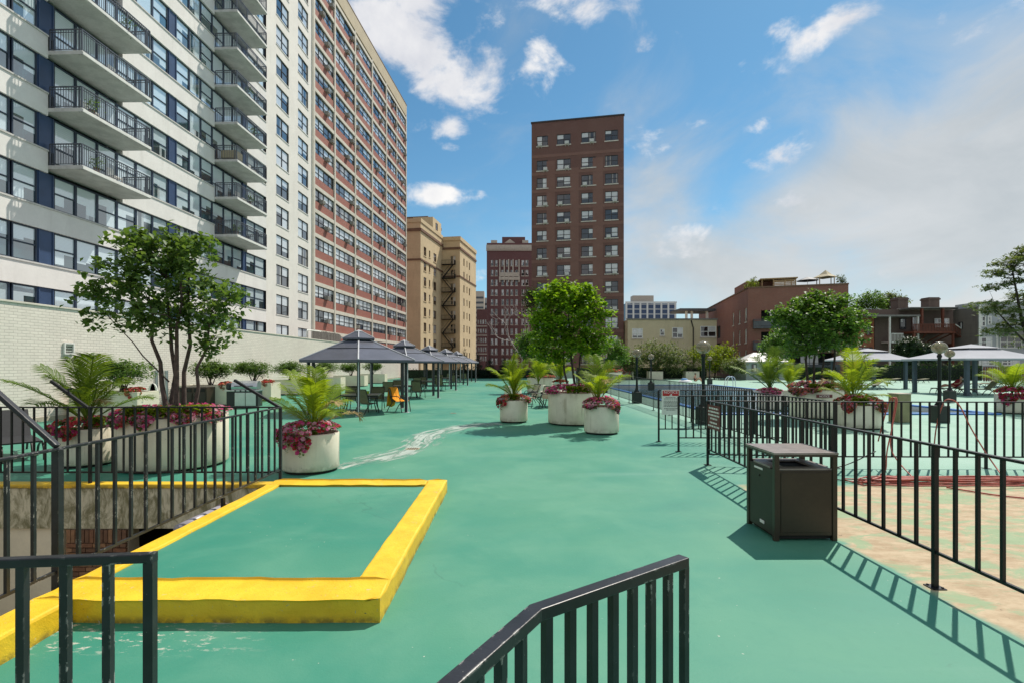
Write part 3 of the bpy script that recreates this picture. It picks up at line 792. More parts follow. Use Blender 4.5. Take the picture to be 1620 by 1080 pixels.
# ---- building 1: white high-rise with balconies
S1 = .03
def Y1(p): return 24.1 / (S1 + (810 - p) / F)
Y0 = 19.0; u1 = math.hypot(1, S1)
def s1(p): return (Y1(p) - Y0) * u1
b1 = thing('balcony_apartment_block', 'tall pale apartment block with blue window bands and two columns of balconies', 'building', (-24.1 + S1*Y0, Y0, 0), math.atan2(1, S1))
FL = 2.88; WT0 = 5.80; WH = 1.72; NF = 15
wt = lambda k: WT0 + FL*k
segs = [(-75, -30, 'd'), (-26, 19, 'd'), (22, 62, 'd'), (62, 88, 'p'), (88, 123, 'd'), (123, 157, 'f'), (157, 188, 'd'), (188, 218, 'd'), (218, 244, 'f'), (244, 268, 'd'), (268, 281, 'p'),
        (281, 302, 'd'), (302, 320, 'f'), (320, 338, 'd'), (338, 356, 'd'), (356, 370, 'f'), (370, 385, 'd'), (385, 391, 'p'), (391, 405, 'd'), (405, 420, 'd')]
bal = [(76, 197), (339.4, 391)]
wallx = s1(421); endx = s1(493)
mb = MB(); mb.box(-.5, .45, -1, endx, 14, NF*FL + 6); mb.build('core', mt['dark'], b1)
def visible(z, Y): return YH - (z - HC) * F / Y > -60
bx = [(s1(76), s1(76) + 4.85), (s1(339.4), s1(339.4) + 4.7)]
for k in range(NF):
    z0, z1 = wt(k) - WH, wt(k)
    nxt = wt(k+1) - WH
    # spandrel band above this window row, broken at balconies from floor 2 up
    spans = [(-.5, wallx - .002)]
    if k >= 2: spans = [(-.5, bx[0][0]), (bx[0][1], bx[1][0]), (bx[1][1], wallx - .002)]
    for a, b in spans:
        MB().box(a, 0, z1 + .003, b, .4, nxt - .08).build('spandrel_band', mt['cream'], b1)
        MB().box(a, -.05, nxt - .08, b, .4, nxt).build('sill', mt['soffit'], b1)
    if k == 0: MB().box(-.5, 0, -1, wallx - .002, .4, z0).build('base_wall', mt['cream'], b1)
    for (p, q, ty) in segs:
        Ym = Y1((p+q)/2)
        if not visible(z0, Ym): continue
        a, b = s1(p), s1(q)
        zb = z0
        inb = k >= 3 and any((p+q)/2 > bp[0] and (p+q)/2 < bp[1] for bp in bal)
        if inb: zb = wt(k-1) + .44
        if ty == 'p':
            mb = MB(); mb.box(a, .10, zb, b, .3, z1); mb.box(a + .04, .06, zb, a + .10, .10, z1); mb.box(b - .10, .06, zb, b - .04, .10, z1)
            mb.build('blue_panel', mt['panel'], b1)
        else:
            window(b1, F0, a, b, zb, z1, 1, ty == 'd', 'navy', 'glass1', .16, .075, low=inb)
    # balconies
    if k >= 3:
        for ci, (xa, xb) in enumerate(bx):
            if not visible(wt(k-1) + .2, Y0 + xa): continue
            zs = wt(k-1) + .20; D = 1.75
            sl = MB().box(xa, -D, zs, xb, .35, zs + .2).build('balcony_slab', [mt['soffit']], b1, bevel=.015)
            MB().box(xa + .04, -D - .025, zs + .02, xb - .04, -D - .004, zs + .17).build('slab_edge', mt['slabedge'], sl)
            mb = MB(); h = 1.08; zt = zs + .2 + h
            for (p, q) in (((xa+.06, -.05), (xa+.06, -D+.06)), ((xa+.06, -D+.06), (xb-.06, -D+.06)), ((xb-.06, -D+.06), (xb-.06, -.05))):
                mb.bar((*p, zt), (*q, zt), .06, .05); mb.bar((*p, zt-.14), (*q, zt-.14), .03, .03); mb.bar((*p, zs+.28), (*q, zs+.28), .03, .03)
                L_ = math.hypot(q[0]-p[0], q[1]-p[1]); n = int(L_/.135)
                for i in range(n+1):
                    t = i/n; x = p[0]+(q[0]-p[0])*t; y = p[1]+(q[1]-p[1])*t; w = .03 if i % 11 in (0,) else .011
                    mb.box(x-w, y-w, (zs+.0 if w > .02 else zs+.28), x+w, y+w, zt)
            mb.build('railing', mt['balrail'], sl)
            r_ = random.Random(k*7 + ci)
            if r_.random() < .85:
                x = r_.uniform(xa+.8, xb-1.2); mb = MB()
                mb.box(x, -1.2, zs+.62, x+.55, -.65, zs+.68); mb.box(x, -.68, zs+.68, x+.55, -.62, zs+1.2)
                for dx in (0, .5):
                    for dy in (-1.2, -.7): mb.box(x+dx, dy, zs+.2, x+dx+.05, dy+.05, zs+.62)
                mb.build('balcony_chair', mt['bronze'] if r_.random() < .5 else mt['white'], sl)
            if r_.random() < .5:
                x = r_.uniform(xa+.4, xb-.5); pm = MB(); pm.lathe([(.12, zs+.2), (.16, zs+.5), (.13, zs+.5), (0, zs+.46)], 10, (x, -1.45, 0)); pm.build('balcony_pot', mt['brownband'], sl)
                _p = np.random.default_rng(k*5+ci).normal(0, .17, (160, 3)) + np.array([x, -1.45, zs+.78]); LATE.append((_p, sl, k))
            if r_.random() < .35: MB().box(xa+2.2, -1.1, zs+.2, xa+2.9, -.5, zs+.72).build('balcony_table', mt['white'], sl)
            if ci == 1 and k == 5:
                MB().box(xa+.15, -1.62, zs+.3, xa+1.1, -.35, zs+1.0).build('covered_furniture', mt['sling_lt'], sl, bevel=.12)
# solid end wall
rects = []
cols1 = [(s1(437), s1(457)), (s1(471.5), s1(487.5))]
for k in range(NF):
    for (a, b) in cols1: rects.append((a, b, wt(k) - 1.92, wt(k)))
mb = MB(); fwall(mb, F0, wallx, endx, -1, NF*FL + 6.4, rects, .2); mb.build('end_wall', mt['cream2'], b1)
for k in range(NF):
    for (a, b) in cols1:
        if visible(wt(k) - 1.9, Y0 + a):
            window(b1, F0, a, b, wt(k) - 1.92, wt(k), 2, True, 'dkframe', 'glass2', .12, .07)
            MB().box(a - .05, -.05, wt(k) - 2.0, b + .05, .0, wt(k) - 1.922).build('sill', mt['cream'], b1)
MB().box(endx + .0, -.12, -1, endx + .35, .5, NF*FL + 6.4).build('corner_pier', mt['ledge'], b1)

# ---- building 2: long slab with red brick spandrels
S2 = .078
p2 = Vector((-26.9 + S2*58.9, 58.9, 0)); u2 = math.hypot(1, S2)
b2 = thing('red_spandrel_block', 'long apartment block with cream grid and red brick panels below each window row', 'building', p2, math.atan2(1, S2))
bays = [58.9, 64.5, 71.2, 77.9, 84.5, 95.9]; bays = [(y - 58.9)*u2 for y in bays]
FL2 = 2.735; ZT = 8.15; NR = 15; ROOF2 = 49.2
MB().box(0, .35, -1, bays[-1], 15, ROOF2 - .3).build('core', mt['dark'], b2)
MB().box(-.1, -.12, ROOF2 - 2.05, bays[-1] + .2, .4, ROOF2).build('parapet', mt['parapet'], b2)
MB().box(-.1, -.16, ROOF2 + .002, bays[-1] + .25, .5, ROOF2 + .12).build('roof_coping', mt['brownband'], b2)
MB().box(0, -.06, -1, bays[-1], .34, ZT - FL2*1.0 - .2).build('base', mt['redpanel'], b2)
for i, x in enumerate(bays):
    MB().box(x - .16, -.14, -1, x + .16, .34, ROOF2 - 2.05).build('pilaster', mt['ledge'], b2)
MB().box(bays[-1] + .221, .0, -1, bays[-1] + .23, 15, ROOF2 - .3).build('end_wall', mt['redpanel'], b2)
for r in range(-1, NR):
    zt = ZT + FL2*r
    zw = zt - 1.38; zs = zw - .93
    for bi in range(5):
        a = bays[bi] + .16; b = bays[bi+1] - .16
        Ym = 58.9 + (a+b)/2/u2
        MB().box(a, -.10, zt + .003, b, .34, zs + FL2 - .003).build('ledge', mt['ledge'], b2)
        if not visible(zs, Ym): continue
        sub = [(a, b)] if bi < 4 else [(a, (a+b)/2 - .12), ((a+b)/2 + .12, b)]
        for (c, d) in sub:
            MB().box(c, 0, zs, d, .34, zw).build('brick_spandrel', mt['redpanel'], b2)
            window(b2, F0, c, d, zw, zt, 4, True, 'dkframe', 'glass2', .10, .07, low=True)
            if rng.random() < .72:
                j = rng.choice([0, 1, 2, 2, 3]) if bi != 2 else 0
                ac(b2, F0, c + (d-c)*j/4 + .25, zw + .04)
        if bi == 4: MB().box((a+b)/2 - .12, -.08, zs, (a+b)/2 + .12, .34, zt).build('mullion_pier', mt['ledge'], b2)

# clutter on the podium roof in front of it
t = thing('roof_fence', 'weathered grey board fence on the podium roof below the red block', 'fence', (-19.2, 50.5, 3.5))
bd = boxmesh('board', M('weathered_board', (.13, .12, .105), .85, .3, 6), 0, 0, 0, .05, .17, 1.75)
for k in range(44): put('board', bd, t, (rng.uniform(0, .02), k*.185, rng.uniform(-.06, .06)))
t = thing('roof_pipe', 'bent white vent pipe standing on top of the cream wall', 'pipe', (-16.9, 43.2, 3.5))
MB().tube([(0, 0, 0), (0, 0, 1.15), (0, .1, 1.3), (0, 3.2, 1.35)], .05, 8).build('pipe', mt['white'], t, smooth=True)

# ---- building 3: two tan wings and a fire escape
b3 = thing('tan_apartment_house', 'tan rendered apartment house with dark fire escape between two wings', 'building', (-19.0, 109.0, 0), math.atan2(-.17, 1))
def tanface(Fc, x0, x1, ztop, wins, mat='tan'):
    mb = MB(); fwall(mb, Fc, x0, x1, -6, ztop, wins, .25); mb.build('wall', mt[mat], b3)
FRA = Face(0, 0, R(90))
fz = lambda r: 31.4 - 4.6 - 3.22*r
winA = []
for r in range(8):
    winA += [(2.0, 3.6, fz(r) - 1.9, fz(r)), (5.4, 6.3, fz(r) - 1.6, fz(r) - .1), (8.6, 10.6, fz(r) - 1.9, fz(r))]
tanface(F0, -14, 0, 31.4, [])
tanface(FRA, 0, 15.3, 31.4, winA)
for (a, b, c, d) in winA:
    window(b3, FRA, a, b, c, d, 2 if b - a > 1.2 else 1, True, 'brownband', 'glass3', .18, .08)
    MB().box(.0, a-.1, c-.16, .10, b+.1, c-.002).build('sill', mt['tan_lt'], b3)
MB().box(-14, .02, 31.35, -.02, 15, 31.4).build('roof', mt['roofgrey'], b3)
for z, h, d, m_ in ((29.6, .55, .22, 'brownband'), (22.9+.6, .35, .16, 'brownband')):
    mb = MB(); mb.box(-14, -d, z, d, -.002, z+h); mb.box(.002, 0, z, d, 15.3, z+h); mb.build('cornice_band', mt[m_], b3)
mb = MB(); mb.box(-14.2, -.15, 31.4, .15, .25, 32.2); mb.box(-.25, .25, 31.4, .15, 15.3, 32.2); mb.build('parapet', mt['tan'], b3)
MB().box(-5, 9, 31.41, -.3, 15.2, 35.0).build('stair_head', mt['tan'], b3)
window(b3, Face(-.3, 0, R(90)), 11, 12.4, 32.6, 34.2, 1, True, 'brownband', 'glass3', -.02)
# wing B
FB = Face(0, 15.3, 0); FBR = Face(4.25, 15.3, R(90))
winB = []; winF = []
for r in range(8):
    z = fz(r) + .6
    winB += [(3.2, 4.2, z-1.8, z), (6.2, 7.0, z-1.6, z), (8.6, 9.6, z-1.8, z)]
    winF += [(1.9, 3.2, z-1.9, z)]
mb = MB(); fwall(mb, FB, 0, 4.25, -6, 31.0, winF, .25); mb.build('wall', mt['tan'], b3)
mb = MB(); fwall(mb, FBR, 0, 16, -6, 31.0, winB, .25); mb.build('wall', mt['tan'], b3)
for (a, b, c, d) in winB: window(b3, FBR, a, b, c, d, 1, True, 'brownband', 'glass3', .18, .08)
for (a, b, c, d) in winF: window(b3, FB, a, b, c, d, 2, True, 'tan_lt', 'glass3', .18, .08)
MB().box(.02, 15.32, 30.95, 4.23, 31.2, 31.0).build('roof', mt['roofgrey'], b3)
mb = MB(); mb.box(.03, 15.12, 28.9, 4.45, 15.298, 29.4); mb.box(4.252, 15.3, 28.9, 4.45, 31.3, 29.4); mb.box(.03, 15.16, 22.4, 4.4, 15.298, 22.7); mb.box(4.252, 15.3, 22.4, 4.4, 31.3, 22.7)
mb.build('cornice_band', mt['brownband'], b3)
mb = MB(); mb.box(.02, 15.1, 31.0, 4.45, 15.5, 31.9); mb.box(4.05, 15.5, 31.0, 4.45, 31.3, 31.9); mb.build('parapet', mt['tan'], b3)
fe = MB()
for r in range(8):
    z = fz(r) - 1.6
    fe.box(.1, 14.0, z, 3.2, 15.25, z + .08)
    for (p, q) in (((.1, 14.05), (3.2, 14.05)), ((3.2, 14.05), (3.2, 15.2))):
        fe.bar((*p, z+1), (*q, z+1), .06, .06)
        n = 9
        for i in range(n+1):
            t_ = i/n; x = p[0]+(q[0]-p[0])*t_; y = p[1]+(q[1]-p[1])*t_; fe.box(x-.02, y-.02, z, x+.02, y+.02, z+1)
    if r < 7:
        a, b = (.3, 2.9) if r % 2 else (2.9, .3)
        fe.bar((a, 14.3, z), (b, 14.3, z-3.2), .5, .16); fe.bar((a, 14.05, z+.9), (b, 14.05, z-2.3), .06, .06)
fe.build('fire_escape', mt['dark'], b3)
t = thing('roof_tower', 'distant tan building top peeking above the tan house roof', 'building', (-46, 165, 0), R(-9))
MB().box(0, 0, -6, 20, 14, 46.5).build('wall', mt['tan'], t)
MB().box(-.4, -.4, 46.5, 20.4, 14.4, 47.4).build('cornice', mt['brownband'], t)

# ---- building 4: wine-red brick block with stone bay
b4 = thing('wine_brick_block', 'tall dark wine red brick block with white stone bay near its cornice', 'building', (gx(770, 161), 161, 0))
W4 = 16.0; P4 = 161/F
cols4 = [(95, 117), (131, 154), (190, 212), (232, 253), (272, 294), (314, 336), (370, 396), (406, 432)]
cols4 = [((a-57)/5.69*P4, (b-57)/5.69*P4) for a, b in cols4]
rects = []
zr = lambda r: 38.8 - 5.0 - 15.45*P4*r
for r in range(11):
    for a, b in cols4: rects.append((a, b, zr(r) - 1.85, zr(r)))
mb = MB(); fwall(mb, F0, 0, W4, -6, 36.6, rects, .3); mb.build('wall', mt['winered'], b4)
MB().box(.02, .31, -6, W4-.02, 12, 36.5).build('core', mt['winered'], b4)
for (a, b, c, d) in rects:
    window(b4, F0, a, b, c, d, 1, True, 'sill', 'glass3', .2, .08)
    MB().box(a-.12, -.06, c-.2, b+.12, -.002, c-.002).build('sill', mt['stone'], b4)
mb = MB(); mb.box(-.15, -.25, 36.6, W4+.1, .3, 38.4)
for k in range(26): mb.box(.1+k*.61, -.42, 36.9, .4+k*.61, -.25, 37.5)
mb.build('cornice', mt['stone'], b4)
MB().box(0, -.05, 38.4, W4, .4, 39.0).build('parapet', mt['winered'], b4)
mb = MB(); mb.box(4.7, .6, 38.4, 11.8, 5, 41.0); mb.build('penthouse', mt['winered'], b4)
mb = MB(); mb.poly([(5.4, .3, 39.102), (8.8, .3, 39.102), (7.1, .3, 40.3)]); mb.build('pediment', mt['stone'], b4); MB().box(5.4, .31, 38.9, 8.8, .5, 39.1).build('pediment_base', mt['stone'], b4)
for x in (1.3, 10.9): MB().box(x, .1, 38.9, x+1.9, .5, 39.9).build('parapet_block', mt['stone'], b4)
mb = MB(); xb0, xb1 = (170-57)/5.69*P4, (353-57)/5.69*P4
for x in (xb0, xb0+1.35, xb0+2.7, xb0+4.05, xb1-.35): mb.box(x, -.5, 26.9, x+.35, -.002, 33.9)
mb.box(xb0, -.45, 28.7, xb1, -.03, 29.9);
mb.box(xb0-.1, -.6, 27.6, xb1+.1, -.03, 28.5)
mb.build('stone_bay', mt['stone'], b4)

# small far ones in the gap
t = thing('corner_brick_house', 'dark brick house with pale stone lines in the gap left of the wine red block', 'building', (gx(754, 150), 150, 0))
mb = MB(); rc = []
for r in range(5):
    for k in range(4): rc.append((.35+k*.68, .75+k*.68, 14.6-2.6*r-1.3, 14.6-2.6*r))
fwall(mb, F0, 0, 3.0, -6, 17.5, rc, .2); mb.build('wall', mt['winered'], t); MB().box(.01, .21, -6, 2.99, 8, 17.4).build('core', mt['winered'], t)
for (a, b, c, d) in rc: window(t, F0, a, b, c, d, 1, False, 'sill', 'glass3', .12, .06)
for r in range(4): MB().box(0, -.1, 12.6-2.6*r, 3.0, -.002, 12.85-2.6*r).build('stone_line', mt['stone'], t)
t = thing('far_pink_tower', 'hazy pinkish tower far away in the gap between the buildings', 'building', (gx(752, 420), 420, 0))
MB().box(0, 0, -6, 7, 10, 60).build('wall', mt['stone'], t)
for k in range(12): MB().box(.5, -.1, 10+k*4, 6.5, -.01, 11.6+k*4).build('window_row', mt['balcgrey'], t)
t = thing('far_grey_tower', 'hazy grey tower far away beside the pinkish one', 'building', (gx(762, 430), 430, 0))
MB().box(0, 0, -6, 9, 10, 56).build('wall', mt['greysiding'], t)
for k in range(12): MB().box(.5, -.1, 8+k*3.8, 8.5, -.01, 9.8+k*3.8).build('window_row', mt['balcgrey'], t)

# ---- brown tower
bt_l = at(841, 196, 89); bt_r = at(987, 183, 86)
d_ = Vector((bt_r.x - bt_l.x, bt_r.y - bt_l.y)); WT = d_.length
b5 = thing('brown_brick_tower', 'tall dark brown brick tower with four window columns standing in the centre', 'building', (bt_l.x, bt_l.y, 0), math.atan2(d_.y, d_.x))
px2x = lambda p: (p - 841) / 146 * WT
colsT = [(849.5, 867.5), (882, 904), (921, 943.5), (958, 978)]
colsT = [(px2x(a), px2x(b)) for a, b in colsT]
TOP = 42.7
rowsT = [TOP - 2.25] + [TOP - 2.25 - 4.15 - 2.96*k for k in range(12)]
rects = [(a, b, z - 1.72, z) for z in rowsT for a, b in colsT]
mb = MB(); fwall(mb, F0, 0, WT, -6, TOP, rects, .22); mb.build('wall', mt['tower'], b5)
MB().box(.01, .23, -6, WT-.01, 14, TOP-.01).build('core', mt['tower'], b5)
MB().box(-.12, -.12, TOP, WT+.12, .4, TOP+.22).build('coping', mt['dkframe'], b5)
for z in rowsT[1:]:
    MB().box(0, -.035, z + .45, WT, -.002, z + .95).build('brick_band', mt['tower_lt'], b5)
for xp in (874, 912, 950):
    MB().box(px2x(xp)-.9*(1 if xp != 950 else 1.3), -.02, -6, px2x(xp)+.5, -.003, TOP - (6.6 if xp != 912 else 8)).build('brick_strip', mt['tower_lt'], b5)
for i, (a, b, c, d) in enumerate(rects):
    window(b5, F0, a, b, c, d, 2, True, 'dkframe', 'glass3', .12, .085)
    MB().box(a - .1, -.09, c - .16, b + .1, -.002, c - .003).build('sill', mt['sill'], b5)
    if rng.random() < .56: ac(b5, F0, a + rng.choice([.25, (b-a)/2 + .2]), c + .02, 'acwhite', .66, .42, .35, True)

# ---- blue-white far tower
t = thing('far_glass_tower', 'far white and blue glass tower above the yellow house', 'building', (gx(990, 300), 300, 0))
MB().box(0, .2, -6, 29, 12, 36.5).build('core', mt['panel'], t)
for k in range(8): MB().box(-.1+k*4.0, 0, -6, .9+k*4.0, .3, 37.5).build('white_pier', mt['white'], t)
for k in range(13): MB().box(0, .1, 2+k*2.8, 29, .19, 2.7+k*2.8).build('floor_line', mt['greysiding'], t)
MB().box(4.5, 2, 37.4, 16.5, 8, 41.2).build('plant_room', mt['stone'], t)
MB().box(-.2, -.1, 36.6, 29.2, .3, 37.5).build('parapet', mt['white'], t)

# ---- yellow low building
YB = 84.0; k_ = YB/F
b6 = thing('yellow_brick_house', 'low yellow brick house with white windows right of the tower', 'building', (gx(993, YB), YB, 0))
Z6 = zz(506, YB); W6 = 141*k_
wn6 = [(7, 24, 519.5, 535), (51, 58.5, 520.5, 531), (70.5, 87.5, 518, 534.5), (115, 140, 516, 533)]
rects = [(a*k_, b*k_, zz(d, YB), zz(c, YB)) for a, b, c, d in wn6]
mb = MB(); fwall(mb, F0, 0, W6, -6, Z6, rects, .2); mb.build('wall', mt['yellowbrick'], b6)
MB().box(.01, .21, -6, W6-.01, 20, Z6-.01).build('core', mt['yellowbrick'], b6)
for (a, b, c, d) in rects:
    window(b6, F0, a, b, c, d, 2 if b-a > 1.1 else 1, True, 'white', 'glass3', .05, .11)
    MB().box(a-.12, -.1, c-.18, b+.12, -.002, c-.003).build('sill', mt['stone'], b6)
MB().box(-.15, -.15, Z6, W6+.15, .3, Z6+.2).build('coping', mt['roofgrey'], b6)
MB().tube([(W6*.735, -.1, 0), (W6*.735, -.1, zz(519, YB)), (W6*.71, -.1, Z6-.1)], .09, 8).build('drain_pipe', mt['bronze'], b6)
MB().box(W6*.70-.08, -.05, -6, W6*.70+.08, -.003, Z6).build('pilaster', mt['yellowbrick'], b6)
t = thing('roof_shelter', 'dark flat canopy with pale posts behind the yellow house roof', 'shelter', (gx(1076, 96), 96, 0))
MB().box(0, 0, zz(492, 96), 6.5, 6, zz(488, 96)).build('canopy', mt['balcgrey'], t)
for x in (1.2, 2.2, 5): MB().box(x, .5, 5, x+.35, .9, zz(492, 96)).build('post', mt['white'], t)

# ---- red brick block with balconies
b7 = thing('red_brick_block', 'four storey red brick block with recessed balconies and rooftop terrace', 'building', (34.0, 75.5, 0), math.atan2(-3.6, 11.6))
TZ = zz(456.5, 75.5); rz7 = math.atan2(-3.6, 11.6)
dl = Vector((40.6 - 34.0, 114 - 75.5)).length
angL = math.atan2(114 - 75.5, 40.6 - 34.0) - rz7
FLf = Face(dl*math.cos(angL), dl*math.sin(angL), angL + PI)     # left flank seen from outside, far end first
rects = []
for r in range(3):
    z = TZ - 2.7 - 3.05*r
    for sx in (.8, 4.3, 8.2): rects.append((dl - sx - .95, dl - sx, z - 2.0, z))
for r in range(3): rects.append((dl - 21.5, dl - 18.0, TZ-4.6-3.05*r-1.6, TZ-4.6-3.05*r+.6))
mb = MB(); fwall(mb, FLf, 0, dl, -6, TZ, rects, .3); mb.build('side_wall', mt['redbrick'], b7)
for (a, b, c, d) in rects[:9]:
    window(b7, FLf, a, b, c, d, 1, True, 'sill', 'glass2', .12, .09)
    mbx = MB(); fbox(mbx, FLf, a-.08, -.07, c-.15, b+.08, -.002, c-.003); mbx.build('sill', mt['sill'], b7)
mbx = MB()
for (a, b, c, d) in rects[9:]: fbox(mbx, FLf, a, .28, c, b, .3, d)
mbx.build('side_recess', mt['dark'], b7)
rc = [(1.7, 11.0, TZ - 5.55 - 3.05*r, TZ - 3.2 - 3.05*r) for r in range(3)]
mb = MB(); fwall(mb, F0, 0, 12.2, -6, TZ, rc, 1.8); mb.build('front_wall', mt['redbrick'], b7)
MB().box(.3, 1.81, -6, 12.19, 30, TZ-.02).build('core', mt['dark'], b7)
MB().box(.05, .3, TZ-.6, 12.1, 38, TZ-.55).build('roof', mt['roofgrey'], b7)
for r in range(3):
    zf = TZ - 5.55 - 3.05*r
    MB().box(.6, -.9, zf-.25, 11.4, 1.7, zf).build('balcony_floor', mt['balcgrey'], b7)
    mb = MB(); mb.box(.6, -.9, zf+.95, 11.4, -.82, zf+1.03); mb.box(.6, -.9, zf, .68, 0, zf+1.03); mb.box(.6, -.88, zf+.05, 11.4, -.84, zf+.8); mb.build('balcony_front', mt['balcgrey'], b7)
    window(b7, F0, 3, 5.4, zf+.05, zf+2.2, 2, False, 'dkframe', 'glass3', 1.7, .07); window(b7, F0, 7, 9.4, zf+.05, zf+2.2, 2, False, 'dkframe', 'glass3', 1.7, .07)
MB().box(12.2, 0, -6, 12.6, 30, TZ).build('end_wall', mt['redbrick'], b7)
mbx = MB(); fbox(mbx, FLf, dl-10.5, .6, TZ-.55, dl-3.5, 4.6, TZ+1.5); mbx.build('roof_room', mt['redbrick'], b7)
mbx = MB(); fbox(mbx, FLf, 0, -.1, TZ+.002, dl, .5, TZ+.2); mbx.box(-.1, -.1, TZ+.002, 12.65, .35, TZ+.2); mbx.build('coping', mt['brownband'], b7)
M7 = Matrix.Translation((34.0, 75.5, 0)) @ Matrix.Rotation(rz7, 4, 'Z')
def roofpt(x, y): return M7 @ Vector((x, y, TZ - .55))
t = thing('roof_pergola', 'pale wooden pergola with slatted walls on the red block roof', 'pergola', roofpt(2.0, 1.6), rz7)
for x in (0, 1.5, 3.0, 4.4): MB().box(x, 0, 0, x+.12, .12, 1.95).build('post', mt['wood'], t)
for x in (0, 4.4): MB().box(x, 3, 0, x+.12, 3.12, 2.0).build('post', mt['wood'], t)
sl_ = boxmesh('slat', mt['wood'], 0, .02, 0, 2.9, .06, .16)
for k in range(6): put('slat', sl_, t, (1.6, 0, .65 + k*.2))
MB().box(-.2, -.2, 1.95, 4.7, 3.4, 2.1).build('roof', mt['wood'], t)
t = thing('roof_parasol', 'grey parasol on the red block roof terrace beside the pergola', 'parasol', roofpt(8.0, 1.8), rz7)
MB().lathe([(.03, 0), (.03, 2.0)], 8).build('pole', mt['white'], t)
MB().lathe([(1.5, 1.55), (.7, 1.85), (0.02, 2.1)], 8).build('canopy', mt['balcgrey'], t)
t = thing('roof_canopy', 'tan peaked canvas canopy at the right end of the red block roof', 'canopy', roofpt(10.2, 1.5), rz7)
for x in (-.9, .9):
    for y in (-.7, .9): MB().box(x-.05, y-.05, 0, x+.05, y+.05, 1.9).build('post', mt['wood'], t)
MB().lathe([(1.6, 1.85), (.8, 2.25), (.02, 2.9)], 4).build('canvas', mt['sling_lt'], t)
# ---- town houses on the right
YT = 80.0; kt = YT/F
b8 = thing('brown_town_house', 'brown brick town house with red stained wooden porch deck and two chimneys', 'building', (gx(1352, YT), YT, 0))
q = lambda p: (p - 1352) * kt
ZR = zz(491, YT)
rc = [(q(1427), q(1436), zz(534, YT), zz(505, YT)), (q(1447), q(1453), zz(534, YT), zz(503, YT))]
mb = MB(); fwall(mb, F0, q(1384), q(1514), -6, ZR, [], .2); mb.build('wall', mt['brownbrick'], b8)
MB().box(q(1352), .25, -6, q(1514), 14, ZR-.05).build('core', mt['brownbrick'], b8)
mb = MB()
sid = boxmesh('siding_board', mt['orange'], 0, 0, 0, q(1384)-.1, .12, .21)
for k in range(46): put('siding_board', sid, b8, (0, rng.uniform(0, .01), zz(548, YT) + k*.225 - 4)) if zz(548, YT)+k*.225-4 < zz(502, YT) else None
window(b8, F0, q(1370), q(1379), zz(531, YT), zz(514, YT), 1, True, 'woodred', 'glass3', -.05, .12)
window(b8, F0, q(1357), q(1380), zz(553, YT), zz(549, YT), 3, False, 'dkframe', 'glass3', -.05, .08)
MB().box(q(1352), -2.4, zz(503, YT), q(1437), -.002, zz(500.5, YT)).build('porch_roof', mt['roofgrey'], b8)
MB().box(q(1352), -.3, zz(500, YT), q(1420), -.001, zz(490, YT)).build('parapet', mt['brownbrick'], b8)
for p in (1390, 1433.5): MB().box(q(p), -2.3, -6, q(p)+.22, -2.08, zz(503, YT)).build('porch_post', mt['white'], b8)
MB().box(q(1421), -2.6, zz(490.5, YT), q(1505), 0, zz(489, YT)).build('porch_roof', mt['roofgrey'], b8)
for p in (1438, 1470, 1501): MB().box(q(p), -2.5, zz(520, YT), q(p)+.28, -2.2, zz(490.5, YT)).build('porch_post', mt['woodred'], b8)
window(b8, F0, q(1478), q(1488), zz(518, YT), zz(504, YT), 1, True, 'white', 'glass2', -.06, .12)
window(b8, F0, q(1491), q(1501), zz(518, YT), zz(504, YT), 1, True, 'white', 'glass2', -.06, .12)
window(b8, F0, q(1423), q(1433), zz(521, YT), zz(504, YT), 1, False, 'dkframe', 'glass3', -.06, .12)
window(b8, F0, q(1442), q(1451), zz(523, YT), zz(501, YT), 1, False, 'woodred', 'glass3', -.06, .12)
zd = zz(526, YT)
MB().box(q(1419), -3.4, zd-.3, q(1482), -.05, zd).build('deck_floor', mt['woodred'], b8)
mb = MB(); mb.bar((q(1419), -3.35, zd+1), (q(1482), -3.35, zd+1), .12, .1)
mb.build('deck_rail', mt['woodred'], b8)
pk = boxmesh('picket', mt['woodred'], -.05, -.03, 0, .05, .03, 1.0)
for k in range(28): put('picket', pk, b8, (q(1419.5)+k*(q(1481)-q(1419.5))/27, -3.35, zd))
for p in (1440, 1468, 1481): MB().bar((q(p), -3.2, zd-.2), (q(p)-.9*(1 if p != 1440 else -1), -.6, zd-1.6), .16, .16).build('brace', mt['woodred'], b8)
for p in (1421, 1480): MB().box(q(p)-.12, -3.3, -6, q(p)+.12, -3.06, zd-.3).build('deck_post', mt['woodred'], b8)
x0, x1 = q(1482), q(1508)
for k in range(9): MB().box(x0 + k*(x1-x0)/9, -3.3, zd-.28-.2*k-.06, x0+(k+1)*(x1-x0)/9+.05, -2.1, zd-.2-.2*k).build('stair_tread', mt['woodred'], b8)
mb = MB(); mb.bar((x0, -3.35, zd+1.0), (x1, -3.35, zd-.8), .14, .1); mb.build('stair_rail', mt['white'], b8)
for k in range(9): put('picket', pk, b8, (x0+(k+.5)*(x1-x0)/9, -3.35, zd-.1-.2*k))
MB().box(q(1498), -3.5, -6, q(1515), -.1, zz(544, YT)).build('lower_porch', mt['woodred'], b8)
